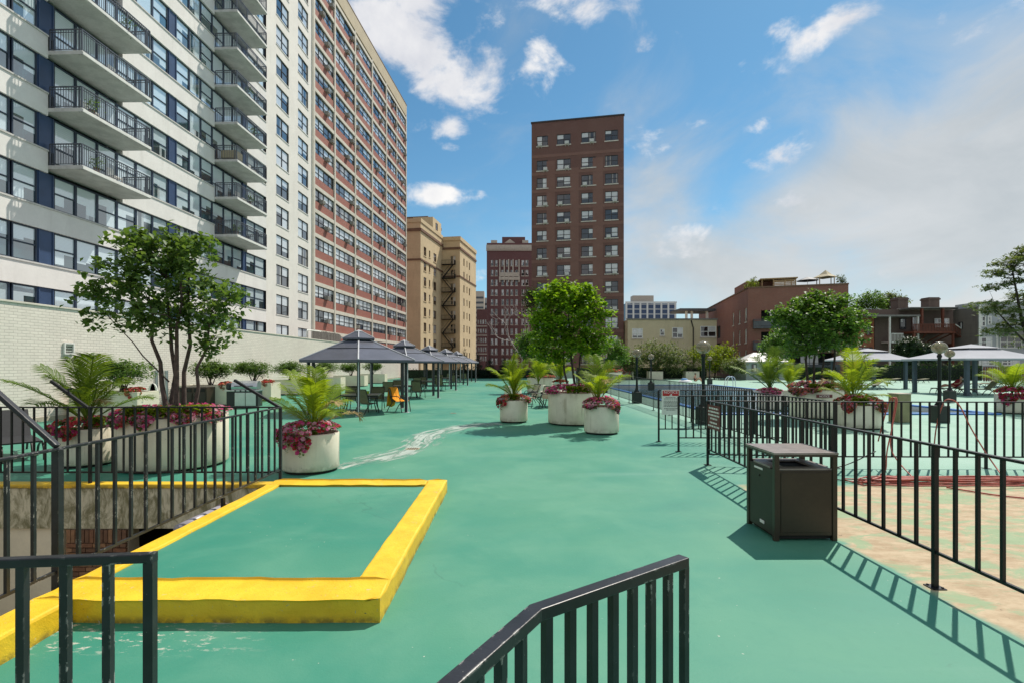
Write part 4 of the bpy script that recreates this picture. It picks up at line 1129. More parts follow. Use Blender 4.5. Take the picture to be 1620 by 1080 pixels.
# small landing with stair on the left
MB().box(q(1394), -2.2, zz(543, YT), q(1412), -.05, zz(541, YT)).build('landing', mt['white'], b8)
mb = MB(); mb.bar((q(1394), -2.2, zz(529, YT)), (q(1412), -2.2, zz(529, YT)), .1, .1)
for k in range(9): mb.box(q(1394)+k*.21-.03, -2.23, zz(541, YT), q(1394)+k*.21+.03, -2.17, zz(529, YT))
mb.bar((q(1412), -2.2, zz(533, YT)), (q(1422), -2.2, zz(548, YT)), .12, .12); mb.bar((q(1410), -2.2, zz(545, YT)), (q(1422), -2.2, zz(555, YT)), .12, .3)
mb.build('landing_rail', mt['white'], b8)
MB().box(q(1407)-.1, -2.2, -6, q(1407)+.1, -2.0, zz(543, YT)).build('landing_post', mt['white'], b8)
for (a, b, tp) in ((1424, 1440, 470), (1473, 1490, 470)):
    c = MB(); c.box(q(a), .4, ZR-.1, q(b), 2.0, zz(tp, YT)); c.box(q(a)-.1, .3, zz(tp+4, YT), q(b)+.1, 2.1, zz(tp+1.5, YT)); c.build('chimney', mt['brownbrick'], b8)
MB().box(q(1421), -.1, ZR, q(1514), .3, ZR+.25).build('roof_edge', mt['stone'], b8)
b10 = thing('grey_clapboard_house', 'light grey clapboard house with a bare grey block side wall at the right edge', 'building', (gx(1549, 74), 74, 0))
kg = 74/F; g_ = lambda p: (p-1549)*kg
MB().box(0, .1, -6, g_(1690), 4.0, zz(478, 74)).build('core', mt['greysiding'], b10)
MB().box(-.2, .1, -6, -.002, 4.1, zz(486, 74)).build('side_wall', mt['greyblock'], b10)
window(b10, Face(-.2, 4.1, R(-90)), 1.0, 1.7, zz(519, 75), zz(508, 75), 1, False, 'dkframe', 'glass3', -.03, .1)
cb_ = MB(); cb_.poly([(0, .1, 0), (g_(1690), .1, 0), (g_(1690), .06, .14), (0, .06, .14)]); cb_.poly([(0, .1, 0), (0, .06, .14), (g_(1690), .06, .14)])
cbm = boxmesh('clapboard', mt['greysiding'], 0, 0, 0, g_(1690), .1, .19)
for k in range(70): put('clapboard', cbm, b10, (0, rng.uniform(0, .012), -4+k*.2)) if -4+k*.2 < zz(479, 74) else None
MB().box(-.05, -.06, -6, .3, -.002, zz(478, 74)).build('corner_board', mt['white'], b10)
MB().box(g_(1576), -.06, -6, g_(1579), -.002, zz(528, 74)).build('corner_board', mt['white'], b10)
for (a, b, c, d, n) in ((1552, 1559, 500, 517, 1), (1562, 1568, 500, 514, 1), (1551, 1569, 533, 550, 2), (1581, 1616, 531, 551, 3), (1553, 1573, 568, 578, 2), (1584, 1612, 567, 578, 3)):
    window(b10, F0, g_(a), g_(b), zz(d, 74), zz(c, 74), n, True, 'white', 'glass3', -.06, .14)
MB().box(g_(1577), -2.2, zz(531, 74), g_(1640), -.05, zz(523, 74)).build('porch_roof', mt['roofgrey'], b10)
for k, (a, b, c, d) in enumerate(((1480, 555, 1620, 522), (1555, 575, 1640, 553), (1545, 568, 1640, 562))):
    t = thing('overhead_wire', ['pale cable strung across the bare grey block side wall', 'sagging cable crossing the grey house at the right edge', 'lowest cable crossing the grey house at the right edge'][k], 'cable', (0, 0, 0))
    pa, pb = at(a, b, 68), at(c, d, 66)
    MB().tube([pa.lerp(pb, i/10) - Vector((0, 0, .35*math.sin(PI*i/10))) for i in range(11)], .03, 5).build('wire', mt['wire'], t)

# ---------------------------------------------------------------- vegetation
def leaf_mesh(name, P, size, mat, seed=0, droop=.5, asp=.55, axis=None):
    r = np.random.default_rng(seed); n = len(P)
    th = r.uniform(0, 2*np.pi, n)
    d = np.stack([np.cos(th), np.sin(th), r.normal(-droop, .45, n)], 1)
    if axis is not None: d = d*.6 + axis*.8
    d /= np.linalg.norm(d, axis=1)[:, None]
    a = r.normal(0, 1, (n, 3)); a[:, 2] *= .35
    s = np.cross(d, np.array([0, 0, 1.0])) + a*.35
    s -= d*(s*d).sum(1)[:, None]; s /= np.linalg.norm(s, axis=1)[:, None]
    nn = np.cross(s, d)
    L_ = (size*r.uniform(.65, 1.25, n))[:, None]; W = L_*asp
    V = np.empty((n, 4, 3))
    V[:, 0] = P - d*L_*.5; V[:, 2] = P + d*L_*.5
    V[:, 1] = P + s*W*.5 + nn*W*.16 - d*L_*.06; V[:, 3] = P - s*W*.5 + nn*W*.16 - d*L_*.06
    V = V.reshape(-1, 3)
    b = (np.arange(n)*4)[:, None]
    T = np.concatenate([b + [0, 1, 2], b + [0, 2, 3]], 1).reshape(-1, 3)
    me = bpy.data.meshes.new(name)
    me.vertices.add(len(V)); me.vertices.foreach_set('co', V.ravel())
    me.loops.add(T.size); me.loops.foreach_set('vertex_index', T.ravel().astype(np.int32))
    me.polygons.add(len(T)); me.polygons.foreach_set('loop_start', np.arange(0, T.size, 3, dtype=np.int32))
    me.materials.append(mat); me.update(calc_edges=True); me.validate()
    return me
def clumps(ells, n, seed, inner=.45):
    r = np.random.default_rng(seed)
    vol = np.array([e[3]*e[4]*e[5] for e in ells]) ** .75; vol /= vol.sum()
    idx = r.choice(len(ells), n, p=vol)
    E = np.array(ells)[idx]
    d = r.normal(0, 1, (n, 3)); d /= np.linalg.norm(d, axis=1)[:, None]
    rad = (inner**3 + (1-inner**3)*r.uniform(0, 1, n))**(1/3)
    rad = rad*(1 + .26*r.uniform(0, 1, n)**4)
    return E[:, :3] + d*rad[:, None]*E[:, 3:6]
def foliage(ells, nclump, per, cr, seed, inner=.45, flat=.7):
    r = np.random.default_rng(seed+1)
    c = clumps(ells, nclump, seed, inner)
    k = r.integers(int(per*.5), int(per*1.5)+1, nclump)
    P = np.repeat(c, k, 0) + r.normal(0, 1, (k.sum(), 3))*cr*np.repeat(r.uniform(.6, 1.25, nclump), k)[:, None]*np.array([1, 1, flat])*.55
    return c, P
def tree(name, label, cat, base, ells, stems, nclump, per, cr, leaf, leafsz, bark='bark', seed=1, inner=.45, group=None, branches=40, droop=.5, asp=.55, flat=.7):
    """ells relative to base; stems = list of (point list, r0, r1)"""
    t = thing(name, label, cat, base, 0, group)
    c, P = foliage(ells, nclump, per, cr, seed, inner, flat)
    mb = MB(); r = random.Random(seed); tips = []
    for pts, r0, r1 in stems:
        n = len(pts); mb.tube(pts, [r0+(r1-r0)*i/(n-1) for i in range(n)], 8)
        for i in range(n-1):
            for s in range(4):
                if i >= n//2 - 1: tips.append((Vector(pts[i]).lerp(Vector(pts[i+1]), s/4), r0+(r1-r0)*(i+s/4)/(n-1)))
    sel = r.sample(range(len(c)), min(branches, len(c)))
    for i in sel:
        q = Vector(c[i]); low = [tp for tp in tips if tp[0].z < q.z + .1] or tips
        p, rad = min(low, key=lambda tp: (tp[0]-q).length)
        mid = p.lerp(q, .5) + Vector((r.uniform(-1, 1), r.uniform(-1, 1), .6))*(q-p).length*.12
        mb.tube([p, mid, q], [rad*.55, rad*.35, rad*.12], 5)
    mb.build('trunk', mt[bark], t, smooth=True)
    put('crown', leaf_mesh('crown', P, leafsz, mt[leaf], seed, droop, asp), t)
    return t
def wav(p, q, n, amp, seed):
    r = random.Random(seed); p = Vector(p); q = Vector(q); out = []
    for i in range(n+1):
        t = i/n; w = Vector((r.uniform(-1, 1), r.uniform(-1, 1), 0))*amp*(0 < i < n)
        out.append(p.lerp(q, t) + w)
    return out

# lilac tree in the big planter on the left
TL = (-6.72, 10.45, .95)
def dl_(px, py, Y): p = at(px, py, Y); return (p.x-TL[0], p.y-TL[1], p.z-TL[2])
el = []
for (px, py, Y, rx, rz_) in ((250, 425, 10.4, .85, .72), (185, 445, 10.3, .62, .42), (330, 480, 10.6, .68, .55), (290, 400, 10.7, .62, .48), (160, 505, 10.2, .45, .22), (240, 500, 10.2, .75, .42), (345, 525, 10.5, .5, .28), (210, 390, 10.6, .5, .34), (145, 470, 10.3, .34, .2), (315, 380, 10.6, .30, .26), (320, 555, 10.4, .25, .2)):
    p = dl_(px, py, Y); el.append((*p, rx, rx*.85, rz_))
st = [(wav((-.12, 0, -.2), dl_(235, 470, 10.4), 6, .05, 1), .055, .02), (wav((-.02, .1, -.2), dl_(262, 430, 10.6), 6, .05, 2), .05, .02), (wav((.06, -.05, -.2), dl_(285, 440, 10.3), 6, .05, 3), .055, .02),
      (wav((.15, .08, -.2), dl_(300, 420, 10.7), 6, .05, 4), .05, .018), (wav((.28, -.05, -.2), dl_(335, 490, 10.5), 6, .06, 5), .045, .015), (wav((-.1, -.02, .7), dl_(170, 500, 10.2), 5, .05, 6), .016, .007)]
tree('lilac_tree', 'wide spreading green tree with many thin stems in the left planter', 'tree', TL, el, st, 380, 15, .165, 'leafA', .13, 'bark', 5, .2, branches=70, droop=.55, asp=.72)

# bright tree in the middle planter
TCn = (2.08, 17.7, 1.0)
def rel(T): return lambda px, py, Y: tuple(at(px, py, Y)[i]-T[i] for i in range(3))
f = rel(TCn); el = []
for (px, py, Y, rx, rz_) in ((897, 500, 17.7, 1.0, .85), (890, 472, 17.6, .72, .5), (928, 485, 17.7, .62, .5), (864, 515, 17.5, .55, .55), (945, 528, 17.6, .48, .42), (908, 548, 17.8, .85, .38), (884, 455, 17.8, .34, .24), (958, 502, 17.7, .26, .2), (849, 500, 17.6, .26, .3), (955, 545, 17.5, .34, .26), (858, 555, 17.7, .5, .34), (925, 462, 17.7, .3, .24), (862, 470, 17.6, .34, .26), (875, 567, 17.8, .5, .2), (940, 560, 17.7, .3, .18)):
    el.append((*f(px, py, Y), rx, rx*.9, rz_))
st = [(wav((.02, 0, -.2), f(900, 480, 17.7), 6, .05, 11), .05, .015), (wav((-.15, .1, -.2), f(885, 500, 17.7), 6, .05, 12), .045, .012), (wav((.14, .1, -.2), f(925, 500, 17.8), 6, .05, 13), .04, .012)]
tree('maple_tree', 'bright green bushy tree growing from the middle planter before the tower', 'tree', TCn, el, st, 760, 15, .18, 'leafB', .135, 'barkdk', 21, .2, branches=60, droop=.4, asp=.75)

# dark tree in the right planter
TR = (11.4, 19.7, 1.0); f = rel(TR); el = []
for (px, py, Y, rx, rz_) in ((1293, 515, 19.7, 1.35, .95), (1270, 500, 19.6, .95, .7), (1325, 505, 19.7, .9, .7), (1285, 482, 19.8, .7, .45), (1330, 480, 19.8, .55, .4), (1350, 520, 19.7, .5, .45), (1243, 505, 19.6, .55, .35), (1275, 550, 19.5, .75, .35), (1330, 545, 19.8, .7, .3), (1228, 502, 19.6, .3, .2)):
    el.append((*f(px, py, Y), rx, rx*.9, rz_))
st = [(wav((-.25, 0, -.2), f(1275, 540, 19.6), 6, .04, 31), .06, .03), (wav((.0, .1, -.2), f(1290, 520, 19.7), 6, .04, 32), .055, .02), (wav((.25, .1, -.2), f(1305, 520, 19.8), 6, .03, 33), .05, .02), (wav((.55, 0, -.2), f(1325, 510, 19.7), 6, .03, 34), .055, .02)]
tree('linden_tree', 'dense dark green tree with four stems in the planter behind the right fence', 'tree', TR, el, st, 640, 15, .19, 'leafC', .145, 'barkdk', 41, .25, branches=60, droop=.5, asp=.75)

def simple_tree(name, label, px, pyt, pyb, Y, wpx, leaf, seed, nclump=260, per=14, leafsz=.22, zbase=0.0, group=None, lob=6, bark='barkdk', inner=.4):
    X = gx(px, Y); zt = zz(pyt, Y); zb = zz(pyb, Y); wr = wpx/2/F*Y
    r = random.Random(seed); el = []; H = zt - zb
    el.append((0, 0, (zt+zb)/2 - zbase, wr*.72, wr*.72, H*.42))
    for k in range(lob):
        a = r.uniform(0, 2*PI); rr = wr*.55
        el.append((math.cos(a)*rr, math.sin(a)*rr*.7, zb - zbase + H*r.uniform(.25, .8), wr*r.uniform(.3, .48), wr*.4, H*r.uniform(.16, .28)))
    st = [(wav((0, 0, 0), (r.uniform(-.2, .2)*wr, 0, zb-zbase+H*.6), 5, .08, seed), max(.06, H*.03), .03)]
    return tree(name, label, 'tree', (X, Y, zbase), el, st, nclump, per, leafsz*1.9, leaf, leafsz, bark, seed, inner, group, 24)
simple_tree('maple_tree', 'leafy tree in the far planter behind the table and chairs', 846, 520, 580, 36.5, 66, 'leafC', 51, 300, 14, .2, .9)
BG = 'trees beyond the deck'
simple_tree('background_tree', 'dark green tree right of the middle tree before the tower base', 965, 530, 582, 62, 62, 'leafC', 52, 240, 14, .3, 0, BG)
simple_tree('background_tree', 'grey green olive like tree before the yellow house', 1045, 541, 590, 71, 105, 'leafD', 53, 380, 14, .32, 0, BG, 9)
simple_tree('background_tree', 'bright lime green tree beside the red brick block', 1130, 546, 590, 70, 80, 'leafE', 54, 300, 14, .32, 0, BG, 8)
simple_tree('background_tree', 'mid green tree left of the dark planter tree near the shed', 1232, 522, 580, 60, 60, 'leafC', 55, 260, 14, .3, 0, BG)
simple_tree('background_tree', 'round dark tree top behind the brown town house, left of its chimneys', 1372, 462, 500, 110, 58, 'leafC', 56, 200, 14, .5, -6, BG)
simple_tree('background_tree', 'second tree top behind the brown town house, close to its chimney', 1408, 460, 500, 112, 46, 'leafD', 57, 200, 14, .5, -6, BG)
simple_tree('background_tree', 'low shrubby tree between the shed and the lime green tree', 1160, 566, 594, 66, 40, 'leafD', 58, 160, 14, .25, 0, BG)
simple_tree('background_tree', 'pale feathery tree beside the bare one before the brown tower', 842, 455, 500, 80, 36, 'leafD', 59, 150, 12, .35, -6, BG)
simple_tree('background_tree', 'small green tree left of the grey green one behind the pool fence', 1000, 556, 590, 68, 40, 'leafD', 60, 170, 14, .28, 0, BG)
# conifers along the far parapet
for i, (px, pt, w_, lb) in enumerate(((735, 553, 20, 'conical arborvitae at the end of the gazebo row, leftmost of the far conifers'), (756, 557, 22, 'conical arborvitae behind the last gazebo, second of the far conifers'), (775, 560, 24, 'conical arborvitae left of the wine red block door, third of the far conifers'), (797, 564, 26, 'low dark arborvitae behind the bright palm, rightmost of the far conifers'))):
    Y = 74; H = zz(pt, Y); wr = w_/2/F*Y
    el = [(0, 0, .15*H + H*.75*k/6, wr*(1-k/7.5), wr*(1-k/7.5), H*.13) for k in range(7)]
    tree('arborvitae', lb, 'conifer', (gx(px, Y), Y, 0), el, [([(0, 0, 0), (0, 0, H*.5), (0, 0, H*.9)], .1, .02)], 260, 12, .22, 'leafF', .16, 'barkdk', 70+i, .3, 'far conifers', 6, -.3, .4)
# bare tree
t = thing('bare_tree', 'bare bleached tree in front of the wine red block', 'tree', (gx(822, 100), 100, -6))
mb = MB(); r_ = random.Random(5)
def limb(p, d, L_, rad, dep):
    q = p + d*L_; mb.tube([p, p.lerp(q, .5)+Vector((r_.uniform(-.1, .1), 0, r_.uniform(-.1, .1)))*L_, q], [rad, rad*.8, rad*.6], 5)
    if dep:
        for s in range(r_.choice([2, 2, 3])):
            a = r_.uniform(-.85, .85)
            nd = Vector((d.x*math.cos(a)-d.z*math.sin(a), d.y + r_.uniform(-.3, .3), d.x*math.sin(a)+d.z*math.cos(a))); nd.z += .1; nd.normalize()
            limb(q, nd, L_*r_.uniform(.62, .8), rad*.6, dep-1)
limb(Vector((0, 0, 0)), Vector((.05, 0, 1)).normalized(), 9.5, .22, 0); limb(Vector((.45, 0, 9.2)), Vector((.3, 0, .95)).normalized(), 3.8, .16, 4); limb(Vector((.45, 0, 9.2)), Vector((-.55, 0, .8)).normalized(), 3.8, .16, 4)
mb.build('branches', mt['deadbark'], t)
# ailanthus at the right edge
TA = (gx(1640, 50), 50, 0); f = rel(TA); el = []
for (px, py, rx, rz_) in ((1610, 415, 1.7, .5), (1585, 432, 1.5, .4), (1640, 400, 2.2, .9), (1570, 455, 1.3, .35), (1610, 445, 1.2, .4), (1590, 490, 2.0, .6), (1560, 482, 1.6, .4), (1610, 510, 1.7, .7), (1580, 525, 1.3, .5), (1640, 470, 2, 1), (1650, 540, 2, 1)):
    el.append((*f(px, py, 50), rx, rx, rz_))
st = [(wav((0, 0, 0), f(1600, 420, 50), 6, .15, 81), .22, .05), (wav((.2, 0, 0), f(1640, 400, 50), 6, .15, 82), .22, .05), (wav((0, 0, 3), f(1570, 485, 50), 4, .1, 83), .12, .04)]
tree('ailanthus_tree', 'tall airy tree with layered feathery branches at the right edge', 'tree', TA, el, st, 620, 18, .42, 'leafD', .36, 'barkdk', 91, .2, branches=70, droop=.2, asp=.35, flat=.35)

# ivy mound, hedges
def mound(name, label, cat, ctr, ells, n, per, cr, leaf, sz, seed):
    t = thing(name, label, cat, ctr); _, P = foliage(ells, n, per, cr, seed, .75)
    put('foliage', leaf_mesh('foliage', P, sz, mt[leaf], seed, .4, .8), t)
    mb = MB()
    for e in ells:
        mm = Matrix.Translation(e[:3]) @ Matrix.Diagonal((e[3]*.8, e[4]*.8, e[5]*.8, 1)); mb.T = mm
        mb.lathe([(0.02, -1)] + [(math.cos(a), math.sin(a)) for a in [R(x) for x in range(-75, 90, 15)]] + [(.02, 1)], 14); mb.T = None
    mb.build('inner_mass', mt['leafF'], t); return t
p0 = (gx(1443, 66), 66, 0); f = rel(p0)
mound('ivy_mound', 'dark round mound of ivy behind the right gazebos', 'ivy', p0, [(*f(1440, 553, 66), 1.7, 1.2, 1.5), (*f(1456, 558, 66), 1.7, 1.2, 1.1), (*f(1432, 565, 66), 1.4, 1.2, 1.8), (*f(1470, 565, 66), 1.2, 1, .9)], 700, 12, .25, 'ivy', .22, 3)
def hedge(label, x0, x1, Y, h, seed, leaf='leafC', d=.8, n=None):
    t = thing('hedge', label, 'hedge', (x0, Y, 0)); W = x1-x0
    r = np.random.default_rng(seed); n = n or int(W*h*70)
    P = np.stack([r.uniform(0, W, n), r.uniform(0, d, n)*r.choice([0, 1], n, p=[.15, .85]), r.uniform(.05, 1, n)], 1)
    P[:, 2] *= h*(.86 + .14*np.sin(P[:, 0]*1.7) + .12*np.sin(P[:, 0]*4.1+1)) + r.normal(0, .06, n)
    put('foliage', leaf_mesh('foliage', P, .2, mt[leaf], seed, .3, .7), t)
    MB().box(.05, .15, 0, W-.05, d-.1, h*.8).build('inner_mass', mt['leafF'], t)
hedge('long green hedge behind the loungers and right gazebos', 43, 58, 64.5, 2.3, 5)
hedge('dark hedge right of the shed below the balconies', 33.5, 42.5, 68.5, 2.0, 6, 'leafF')
hedge('low hedge row behind the pool below the yellow house', 9, 27, 72.5, 1.9, 7, 'leafD')
hedge('dark hedge along the far end behind the gazebo row', -15.5, 6, 75, 1.5, 8, 'leafF')

# shrubs, palms, flowers -------------------------------------------------
def frond_mesh(name, L_, seed, mat, n=30, arch=.9, leaflet=.34):
    mb = MB(); r = random.Random(seed); pts = []
    for i in range(13):
        t = i/12; pts.append(Vector((L_*(math.sin(t*arch)/arch*1.0), 0, L_*(.95*t*(1-.55*t*arch)))))
    mb.tube(pts, [.011*(1-.8*i/12)+.002 for i in range(13)], 5)
    def P(t):
        k = min(t*12, 11.999); i = int(k); return pts[i].lerp(pts[i+1], k-i), (pts[i+1]-pts[i]).normalized()
    for i in range(n):
        t = .22 + .78*i/(n-1)
        p, d = P(t); l = leaflet*(math.sin(PI*(.12+.80*(t-.22)/.78))**.7)*r.uniform(.88, 1.1)
        for s in (-1, 1):
            side = Vector((0, s, 0)); dr = (d*.75 + side*1.0 + Vector((0, 0, .30*r.uniform(.2, 1.3)))).normalized()
            q1 = p + dr*l*.5; q2 = p + (dr + Vector((0, 0, -.55))).normalized()*l*.52 + dr*l*.45
            w = Vector(d).cross(dr).cross(dr).normalized()*.0082
            a, b = mb.P(p - w*.6), mb.P(p + w*.6); c, e = mb.P(q1 + w), mb.P(q1 - w); g = mb.P(q2)
            mb.f += [(a, b, c, e), (e, c, g)]; mb.m += [0, 0]
    return mb.mesh(name, mat)
FRM = {}
def palm(label, loc, h, spread=1.0, n=17, mat='palm', seed=1, group='potted palms'):
    t = thing('palm_plant', label, 'palm', loc, 0, group); r = random.Random(seed); h *= .84
    key = (mat,)
    if key not in FRM: FRM[key] = [frond_mesh('frond', 1.0, 100+i, mt[mat], 33, a, .35) for i, a in enumerate((.7, 1.0, 1.3))]
    mb = MB()
    for k in range(6): mb.tube([(r.uniform(-.04, .04), r.uniform(-.04, .04), 0), (r.uniform(-.06, .06), r.uniform(-.06, .06), h*.28)], [.022, .012], 6)
    mb.build('stem', mt[mat], t)
    for k in range(n):
        a = 2*PI*k/n*1.0 + r.uniform(-.35, .35); tilt = -.86 + (.82*(k % 3)/2 + r.uniform(-.14, .2))*spread
        s = h*r.uniform(.62, 1.18)
        fm_ = FRM[key][r.randrange(3)]
        if r.random() < .06:
            if 'dead' not in FRM: FRM['dead'] = frond_mesh('frond', 1.0, 131, mt['deadfrond'], 22, 1.4, .24)
            fm_ = FRM['dead']; tilt += .5
        put('frond', fm_, t, (r.uniform(-.03, .03), r.uniform(-.03, .03), h*.10), (r.uniform(-.15, .15), tilt, a), (s, s, s))
    return t
def blossom(mb, p, nrm, s, r):
    nrm = nrm.normalized(); a = nrm.orthogonal().normalized(); b = nrm.cross(a)
    c = mb.P(p - nrm*s*.25); ring = []
    ph = r.uniform(0, 6.28)
    for k in range(10):
        an = ph + k*PI/5; rad = s*(1.0 if k % 2 == 0 else .82)
        ring.append(mb.P(p + (a*math.cos(an) + b*math.sin(an))*rad))
    for k in range(10): mb.f.append((c, ring[k], ring[(k+1) % 10])); mb.m.append(0)
def flowers(label, loc, r0, ztop, cols, n=150, lime=0, drapes=(), seed=1, dark=.25, size=.042, rise=.16, group='flower beds in planters'):
    """loc = planter centre at ground; petunias mounded on the soil with trails over the rim"""
    t = thing('petunia_bed', label, 'flowers', (loc[0], loc[1], ztop), 0, group); r = random.Random(seed)
    def spot():
        if drapes and r.random() < .42:
            a0, wd, ln = r.choice(drapes); a = R(a0 + r.uniform(-wd, wd)); u = r.random()**1.3
            rr = r0 + .03 + .07*r.random() + .04*u
            fall = ln*u*(1 - .55*abs(a-R(a0))/R(wd+.01))
            return Vector((math.cos(a)*rr, math.sin(a)*rr, .06 - fall)), Vector((math.cos(a), math.sin(a), .35))
        a = r.uniform(0, 2*PI); q = math.sqrt(r.uniform(.12, 1)); rr = r0*q*1.06
        return Vector((math.cos(a)*rr, math.sin(a)*rr, .05 + rise*(1-q*q*.7)*r.uniform(.5, 1.1))), Vector((math.cos(a)*.7*q, math.sin(a)*.7*q, .9))
    n = int(n*1.7); per = max(1, n//len(cols))
    for c in cols:
        mb = MB()
        for k in range(per):
            p, nr = spot(); nr = nr + Vector((r.uniform(-.6, .6), r.uniform(-.6, .6), r.uniform(-.3, .3)))
            blossom(mb, p, nr, size*r.uniform(.75, 1.25), r)
        mb.build('blossoms', mt[c], t)
    Pg = np.array([tuple(spot()[0] - Vector((0, 0, .012))) for k in range(int(n*2.4))])
    put('leaves', leaf_mesh('leaves', Pg, size*1.7, mt['leafS'], seed, .1, .6), t)
    if dark:
        Pd = np.array([tuple(spot()[0] - Vector((0, 0, .02))) for k in range(int(n*dark*1.1))])
        put('wine_leaves', leaf_mesh('wine_leaves', Pd, size*1.8, mt['petdark'], seed+3, .1, .6), t)
    if lime:
        Pl = []
        for a0, wd in lime:
            for k in range(int(n*.7)):
                a = R(a0 + r.uniform(-wd, wd)); rr = r0*r.uniform(.72, 1.07); Pl.append((math.cos(a)*rr, math.sin(a)*rr, r.uniform(.04, .22)))
        put('lime_leaves', leaf_mesh('lime_leaves', np.array(Pl), size*1.9, mt['leafE'], seed+5, .1, .7), t)
    return t
def make_pot():
    m, nt, N, L, b = nodes_of('planter_fibreglass')
    v = pos(N); spz = N.new('ShaderNodeSeparateXYZ'); L.new(v, spz.inputs[0])
    c = cmix(N, L, rangem(N, L, tnoise(N, L, v, 2.0, 6, .6), .3, .7), (.66, .60, .48), (.78, .72, .585))
    mp = N.new('ShaderNodeMapping'); mp.inputs['Scale'].default_value = (6, 6, .5); L.new(v, mp.inputs[0])
    run = mth(N, L, 'MULTIPLY', rangem(N, L, tnoise(N, L, mp.outputs[0], 1.2, 6, .6), .52, .70), rangem(N, L, tnoise(N, L, v, 1.4, 2), .40, .60))
    c = cmix(N, L, mth(N, L, 'MULTIPLY', run, .55), c, (.30, .245, .15))
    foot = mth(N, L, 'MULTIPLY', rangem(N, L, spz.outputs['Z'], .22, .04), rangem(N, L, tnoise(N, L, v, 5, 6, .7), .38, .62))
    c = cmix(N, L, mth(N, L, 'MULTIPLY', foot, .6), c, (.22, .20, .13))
    sp_ = rangem(N, L, tnoise(N, L, v, 34, 3, .5), .70, .73)
    c = cmix(N, L, mth(N, L, 'MULTIPLY', sp_, .7), c, (.16, .13, .09))
    L.new(c, b.inputs['Base Color']); b.inputs['Roughness'].default_value = .58
    bump(N, L, b, mth(N, L, 'ADD', tnoise(N, L, v, 3, 4), mth(N, L, 'MULTIPLY', tnoise(N, L, v, 50, 4), .2)), .35, .02)
    return m
mt['pot'] = make_pot()
def planter(label, x, y, r0, h, group='round cream planters', seams=0):
    t = thing('round_planter', label, 'planter', (x, y, 0), 0, group)
    MB().lathe([(r0*.9, 0), (r0*.9, .05), (r0*.86, .052)], 40).build('foot', mt['dark'], t)
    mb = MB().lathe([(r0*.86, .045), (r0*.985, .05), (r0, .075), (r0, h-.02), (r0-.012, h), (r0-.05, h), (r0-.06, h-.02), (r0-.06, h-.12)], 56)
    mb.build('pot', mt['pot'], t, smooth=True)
    for o in t.children:
        if o.name.startswith('pot'): o.data.polygons.foreach_set('use_smooth', [True]*len(o.data.polygons))
    MB().lathe([(r0-.055, h-.10), (r0*.5, h-.06), (.01, h-.05)], 30).build('soil', mt['soil'], t)
    return t

for _i, (_p, _sl, _k) in enumerate(LATE): put('balcony_plant', leaf_mesh('balcony_plant', _p, .11, mt['leafS'], _i, .2, .6), _sl)
# ================================================================ planters with their plants
planter('small round cream planter with trailing magenta flowers beside the yellow kerb', -3.80, 9.92, .51, .72)
flowers('magenta and pink petunias spilling over the planter beside the yellow kerb', (-3.80, 9.92), .51, .72, ['petmag', 'petpink', 'petpink', 'petred', 'petmag'], 300, 0, ((215, 40, .20), (248, 22, .36), (275, 14, .46), (180, 25, .25)), 3, .2, .044, .18)
palm('feathery green palm growing from the planter beside the yellow kerb', (-3.74, 9.95, .66), 1.28, .95, 20, 'palm', 4)
planter('largest round cream planter on the left, holding the wide spreading tree', -6.74, 10.45, .97, 1.0)
flowers('magenta petunias and lime vines round the stems of the left tree', (-6.74, 10.45), .97, 1.0, ['petmag', 'petpink', 'petmag', 'petpink', 'petred'], 360, [(292, 16), (325, 16), (258, 8)], ((245, 16, .22), (275, 10, .24), (340, 12, .2), (310, 10, .18)), 5, .22, .048, .16)
planter('small round cream planter with red flowers left of the big tree planter', -8.52, 10.5, .50, .74)
flowers('red and dark petunias in the leftmost small planter', (-8.52, 10.5), .50, .74, ['petred', 'petcoral', 'petred', 'petmag'], 230, [(330, 12)], ((235, 30, .22), (280, 14, .26)), 7, .5, .045, .18)
palm('broad dark green palm in the leftmost small planter', (-8.5, 10.5, .70), 1.50, 1.1, 20, 'palmdk', 8)
planter('small round cream planter left of the middle group, red flowers trailing left', .06, 18.2, .48, .77)
flowers('dark red flowers with a lime cushion in the left planter of the middle group', (.06, 18.2), .48, .77, ['petred', 'petcoral', 'petpink'], 230, [(272, 22)], ((215, 28, .40), (185, 20, .25), (335, 22, .16)), 9, .6, .045, .16)
palm('bright yellow green palm in the left planter of the middle group', (.06, 18.25, .72), 1.52, .9, 20, 'palm', 10)
planter('large round cream planter in the middle group, holding the bright tree', 2.08, 17.7, .86, 1.06)
flowers('pink and wine petunias under the bright tree in the middle group', (2.08, 17.7), .86, 1.06, ['petmag', 'petpink', 'petmag'], 330, [(262, 14), (288, 12)], ((330, 10, .06), (210, 20, .08)), 11, .6, .05, .26)
planter('small round cream planter nearest in the middle group, pink flowers', 2.60, 15.25, .50, .79)
flowers('pink and coral flowers in the nearest planter of the middle group', (2.60, 15.25), .50, .79, ['petpink', 'petcoral', 'petmag', 'petpink'], 260, 0, ((225, 25, .12), (300, 20, .14), (310, 5, .26)), 13, .55, .045, .24)
palm('leaning yellow green palm in the nearest planter of the middle group', (2.52, 15.35, .74), 1.45, .75, 16, 'palm', 14)
planter('far round cream planter with a leafy tree behind the dining chairs', 2.0, 36.5, .95, 1.06)
flowers('dark red bed under the tree in the far planter behind the chairs', (2.0, 36.5), .95, 1.06, ['petred', 'petcoral'], 180, 0, (), 15, .6, .06, .2)
palm('bright palm standing right of the far planter tree', (3.1, 33.5, .75), 1.9, .8, 17, 'palm', 16)
planter('far small cream planter holding a bright palm behind the middle group', 3.1, 33.5, .5, .77)
